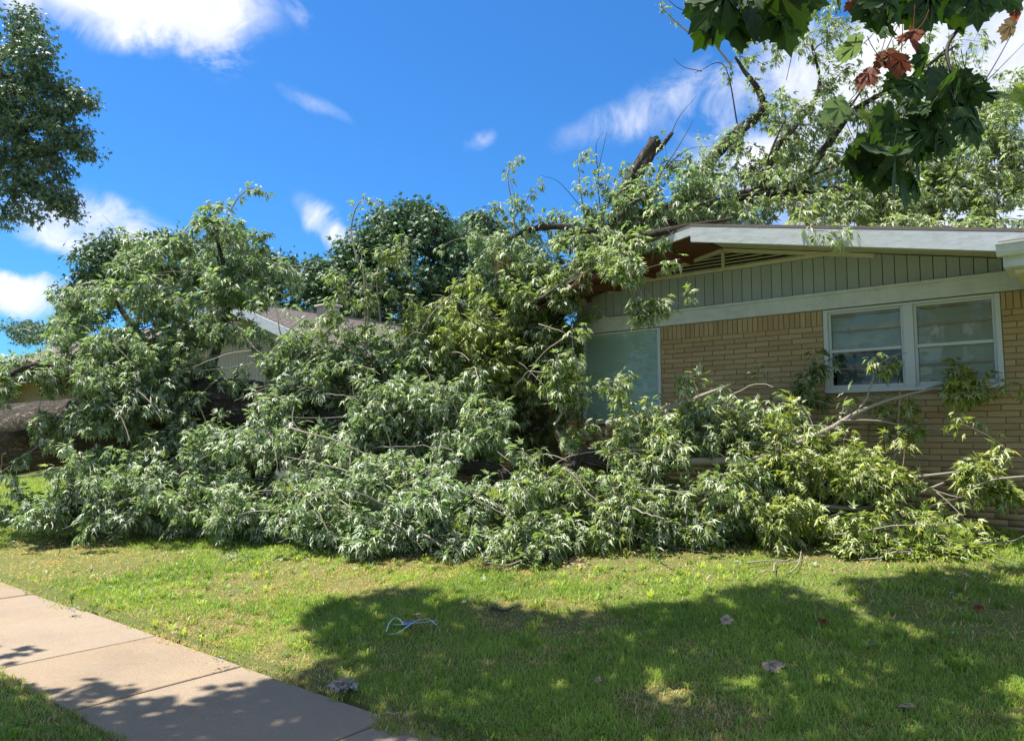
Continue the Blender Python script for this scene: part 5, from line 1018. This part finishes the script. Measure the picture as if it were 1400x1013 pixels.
for (x, y, Z, L_, a, mm) in fg:
    b = atZ(x, y, Z); s = L_/FPX*Z*1.0; an = R_(a)
    ax = unit(_R*math.sin(an)-_Z*math.cos(an)+_F*rl.normal(0, .35)); nor = -_F*rl.choice([.9, .9, -.9])+_Z*rl.normal(.45, .5)+_R*rl.normal(0, .5)
    V, F = leaf_cloud(b[None], ax[None], nor[None], np.array([s]), SL, SLF, curl=np.array([.4+rl.random()*2.6]))
    nb = len(V); st = spline([b, b-ax*.03+_Z*.015, b-ax*.05+_Z*.04], [.0012]*3, 4); V2, F2 = tubes(st[0][None], st[1][None], 4)
    o = mesh_np('leaf', np.vstack([V, V2]), [F, F2+nb], mats[mm], hang, tint=np.tile(np.array([[rl.random(), (.0 if mm == 's' else .5)*rl.random(), 0]]), (nb+len(V2), 1)), along=np.vstack([SL, np.full((len(V2), 3), 3.)]), smooth=True)
    if mm == 'r': o['label'] = 'reddish browned leaf'
    if mm == 'y': o['label'] = 'yellow green leaf coloured as if sunlit'
# crown above and behind the viewpoint: leaves placed along the sun's path over the shaded grass
SHX = SL[[0, 1]+[2+k*12+m_ for k in range(5) for m_ in (5, 11)][:9]+[len(SL)-1]]
SHXF = np.array([(0, i+1, (i+1) % (len(SHX)-1)+1) for i in range(len(SHX)-1)])[:, ::-1].copy()
def inpoly(x, y, poly):
    c = np.zeros(len(x), bool); n = len(poly)
    for i in range(n):
        (x1, y1), (x2, y2) = poly[i], poly[(i+1) % n]; cr = ((y1 > y) != (y2 > y)) & (x < (x2-x1)*(y-y1)/(y2-y1+1e-9)+x1); c ^= cr
    return c
polys = [[(415, 862), (440, 830), (520, 808), (600, 812), (690, 832), (760, 842), (850, 838), (900, 828), (960, 826), (1010, 806), (1080, 802), (1115, 822), (1170, 838), (1240, 872), (1290, 900), (1330, 940), (1420, 985), (1420, 1060), (560, 1060), (520, 1000), (470, 950), (420, 930), (470, 900)],
         [(1165, 800), (1250, 790), (1420, 778), (1420, 930), (1370, 925), (1320, 905), (1270, 860), (1200, 832)],
         [(70, 948), (130, 935), (175, 938), (150, 958), (200, 955), (260, 965), (330, 935), (420, 925), (470, 950), (560, 1060), (150, 1060), (60, 965)],
         [(-20, 930), (40, 940), (100, 985), (160, 1060), (-20, 1060)],
         [(0, 885), (30, 890), (0, 912)]]
SC = []
for pi_, poly in enumerate(polys):
    p = np.array(poly, float); x0, y0 = p.min(0); x1, y1 = p.max(0)
    dens = [2000, 560, 400, 170, 6][pi_]
    k = 0
    while k < dens:
        # uniform on the ground, not in the picture
        a_, b_ = gnd(x0, y0+1), gnd(x1, min(y1, 1050)); c_, d_ = gnd(x0, min(y1, 1050)), gnd(x1, y0+1)
        uu = rl.uniform(min(a_[0], b_[0], c_[0], d_[0]), max(a_[0], b_[0], c_[0], d_[0]), 600); ww = rl.uniform(min(a_[1], b_[1], c_[1], d_[1]), max(a_[1], b_[1], c_[1], d_[1]), 600)
        q = project(np.stack([uu, ww, np.maximum(G(uu, ww), 0)], -1)); ok = inpoly(q[:, 0], q[:, 1], poly) & (q[:, 2] > 0)
        hole = vnoise(uu, ww, .42, 71)*.6+vnoise(uu, ww, .16, 72)*.4 > [.69, .66, .68, .74, .9][pi_]
        ok &= ~hole
        for i in np.where(ok)[0]:
            if k >= dens: break
            SC.append((uu[i], ww[i], float(max(G(uu[i], ww[i]), 0)))); k += 1
SC = np.array(SC); hh = rl.uniform(3.6, 6.2, len(SC)); 
def lift(S, h): return S+SUN[None]/SUN[2]*h[:, None]
CP = lift(SC, hh); q = project(CP)
for _ in range(14):
    bad = (q[:, 2] > 0) & (q[:, 0] > -150) & (q[:, 0] < 1550) & (q[:, 1] > -140)
    hh = np.where(bad, hh+.5, hh); CP = lift(SC, hh); q = project(CP)
print('shade clusters', len(CP), 'max h', hh.max(), 'bad', bad.sum())
CP = CP[~bad]
extra = np.column_stack([rl.uniform(-7, 2.5, 620), rl.uniform(-4.5, .8, 620), rl.uniform(4.6, 8.5, 620)]); qe = project(extra); extra = extra[~((qe[:, 2] > 0) & (qe[:, 1] > -140) & (np.abs(qe[:, 0]-700) < 850))]  # unseen leaf clusters, thickened to deepen the shade on the lawn
big = np.vstack([CP[rl.choice(len(CP), 260, replace=False)], extra]); 
Pp, Rd = grow(ST[len(ST)//3:][::3], big, rl, arch=.1, K=6, base_r=.005)
mid_q = project(Pp.reshape(-1, 3)).reshape(Pp.shape); okp = ~(((mid_q[..., 2] > 0) & (mid_q[..., 0] > 0) & (mid_q[..., 0] < 1400) & (mid_q[..., 1] > -60)).any(1))
V, F = tubes(Pp[okp], Rd[okp], 5); crown = mesh_np('crown', V, F, MAT['twig_dark'], syc, smooth=True)
allp = np.vstack([CP, extra]); per = 4; n = len(allp)*per; b = np.repeat(allp, per, 0)+rl.normal(0, .07, (n, 3)); 
ax = unit(rl.normal(0, 1, (n, 3))*np.array([1, 1, .35])+np.array([0, 0, -.45])); nor = rl.normal(0, .45, (n, 3))+np.array([0, 0, 1.])
V, F = leaf_cloud(b, ax, nor, .15*(.6+.6*rl.random(n)), SHX, SHXF)
fr_ = mesh_np('foliage', V, F, MAT['sycamore'], crown, tint=np.repeat(np.stack([rl.random(n), .1*rl.random(n), rl.random(n)], -1), len(SHX), 0), kind='stuff')

# ------------------------------------------------------------------ small things on the grass and the walk
def fallen_leaf(label, px, py, size, mat, tilt=.2, rot=0., seed=0):
    c = gnd(px, py); c = c+np.array([0, 0, .035]); r = np.random.default_rng(seed)
    V, F = leaf_cloud(np.zeros((1, 3)), np.array([[math.cos(rot), math.sin(rot), tilt]]), np.array([[r.normal(0, .25), -.35, 1.]]), np.array([size]), SL, SLF, curl=np.array([2.2]))
    F2 = F[:, ::-1]
    o = mesh_np('dry_leaf', V, F, mat, tint=np.tile([[.6, .3, 0]], (len(V), 1)), along=SL); o.location = tuple(c)
    return tag(o, label, 'leaf', 'fallen leaves on the lawn')
fallen_leaf('curled pale brown leaf standing in the shaded grass beside a sunlit strip', 993, 860, .11, MAT['dryleaf'], .9, 1.9, 1)
fallen_leaf('large dry tan leaf crumpled in dark grass, biggest of the fallen leaves', 1042, 917, .15, MAT['dryleaf'], .25, .4, 2)
fallen_leaf('reddish brown leaf at the edge of the sunlit grass', 1134, 858, .10, mats['r'], .3, 2.8, 3)
fallen_leaf('small reddish leaf in the shade near the right edge', 1332, 838, .09, mats['r'], .4, .9, 4)
fallen_leaf('dull tan leaf in the shaded grass at the lower right', 1235, 975, .10, MAT['dryleaf'], .2, 1.4, 5)
fallen_leaf('small upright tan leaf in the middle of the shaded lawn', 815, 940, .05, MAT['dryleaf'], 1.2, 1.2, 6)
fallen_leaf('yellow leaf on the sunny grass left of the debris', 166, 744, .06, mats['y'], .2, .5, 7)
fallen_leaf('pale leaf on the grass at the edge of the sidewalk slab', 235, 868, .06, MAT['dryleaf'], .1, .2, 8)
fallen_leaf('green sycamore leaf flat in the shaded grass', 1192, 889, .12, mats['g'], .1, 2.2, 9)
def litter(label, px, py, rx, ry, n, seed, mat='debris', s=.035):
    r = np.random.default_rng(seed); c = gnd(px, py); pts = np.array([gnd(px+rx*r.normal()*.5, py+ry*r.normal()*.5) for _ in range(n)])-c; pts[:, 2] = np.maximum(pts[:, 2], -.02)+.02+.03*r.random(n)
    ax = unit(r.normal(0, 1, (n, 3))*np.array([1, 1, .4])); V, F = leaf_cloud(pts, ax, r.normal(0, .5, (n, 3))+np.array([0, 0, 1]), s*(.5+r.random(n)), LEAF3, LEAF3_F, curl=2*r.random(n))
    o = mesh_np('leaf_litter', V, F, MAT[mat], tint=np.repeat(r.random((n, 3))*np.array([1, .2, 1]), 6, 0)); o.location = tuple(c); o['kind'] = 'stuff'
    return tag(o, label, 'leaf litter', 'small heaps of litter')
litter('clump of grey shredded litter on the sunny grass in front of the fallen tree', 320, 764, 18, 7, 90, 601)
litter('thin brown litter on the dry grass at the far left', 70, 728, 12, 5, 50, 602, s=.04)
litter('wilted grey leaves lying at the sidewalk corner by the grass edge', 472, 944, 14, 6, 70, 603, s=.05)
litter('dark crumbs of litter on the edge of the third slab', 100, 838, 7, 2, 30, 604, s=.03)
litter('brown crumbs lying along the seam of the sunny slab', 300, 908, 14, 4, 30, 605, s=.02)
litter('dry brown litter on bare soil at the foot of the torn stub', 790, 772, 30, 10, 110, 606, 'dryleaf', .035)
def stick(label, paths, r0, name='stick', mat='twig', cat='stick', group='loose sticks on the grass'):
    t = None; c = gnd(*paths[0][0])
    Ps = []
    t = thing(name, label, cat, c, group)
    for p in paths:
        q_ = np.array([gnd(*a)+np.array([0, 0, .045]) for a in p]); P, Rd = spline(q_, np.linspace(r0, r0*.5, len(q_)), 14); V, F = tubes(P[None], Rd[None], 6); mesh_np('branch', V, F, MAT[mat], t, smooth=True)
    return t
stick('pale forked stick lying on the dry grass patch at the right', [[(1020, 776), (1060, 772), (1090, 774), (1106, 768)], [(1058, 788), (1060, 776), (1070, 773)], [(1080, 790), (1092, 776), (1098, 745)]], .008)
stick('thin pale stick on the sunny grass under the debris', [[(895, 768), (905, 762), (915, 756)]], .006)
stick('short brown twig on the edge of the shaded sidewalk corner', [[(528, 984), (538, 986), (546, 984)], [(552, 992), (558, 986)]], .006)
stick('dark rotten stick in the half shaded grass', [[(672, 838), (690, 842), (702, 837)]], .016, mat='twig_dark')
def strap():
    c = gnd(560, 862); t = thing('plastic_strap', 'pale looped plastic strap with a blue tab lying in the shaded grass', 'strap', c)
    def band(pts, w=.010):
        q_ = np.array([gnd(*a)+np.array([0, 0, h]) for *a, h in pts]); P, _ = spline(q_, np.ones(len(q_)), 26); T = unit(np.gradient(P, axis=0)); S = np.cross(T, [0, 0, 1.])*w/2; U = np.array([0, 0, .0015])
        V = np.concatenate([P-S, P+S, P+S+U, P-S+U]); n = len(P); i = np.arange(n-1); F = np.vstack([np.stack([i+a*n, i+1+a*n, i+1+b_*n, i+b_*n], -1) for a, b_ in ((0, 1), (1, 2), (2, 3), (3, 0))])
        mesh_np('strap_band', V, F, MAT['cord'], t)
    band([(528, 872, .05), (532, 862, .06), (541, 856, .07), (552, 861, .06), (566, 862, .06), (598, 858, .06)])
    band([(531, 876, .05), (545, 873, .05), (566, 862, .07), (580, 858, .07), (588, 859, .07), (597, 863, .05)])
    band([(537, 864, .06), (548, 864, .06), (556, 865, .07)]); band([(546, 857, .07), (551, 864, .06)])
    a = [gnd(x, y)+np.array([0, 0, .055]) for x, y in ((551, 864), (558, 866), (568, 860), (556, 859))]
    PB().hexa([*a, *[p+np.array([0, 0, .006]) for p in a]]).build('tab', MAT['blue'], t)
strap()
n_tri = 0
for o in scene.objects:
    if o.type == 'MESH': n_tri += sum(max(0, 1) for _ in ()) + (len(o.data.loops)-2*len(o.data.polygons))
print('objects', len(scene.objects), 'triangles', n_tri)
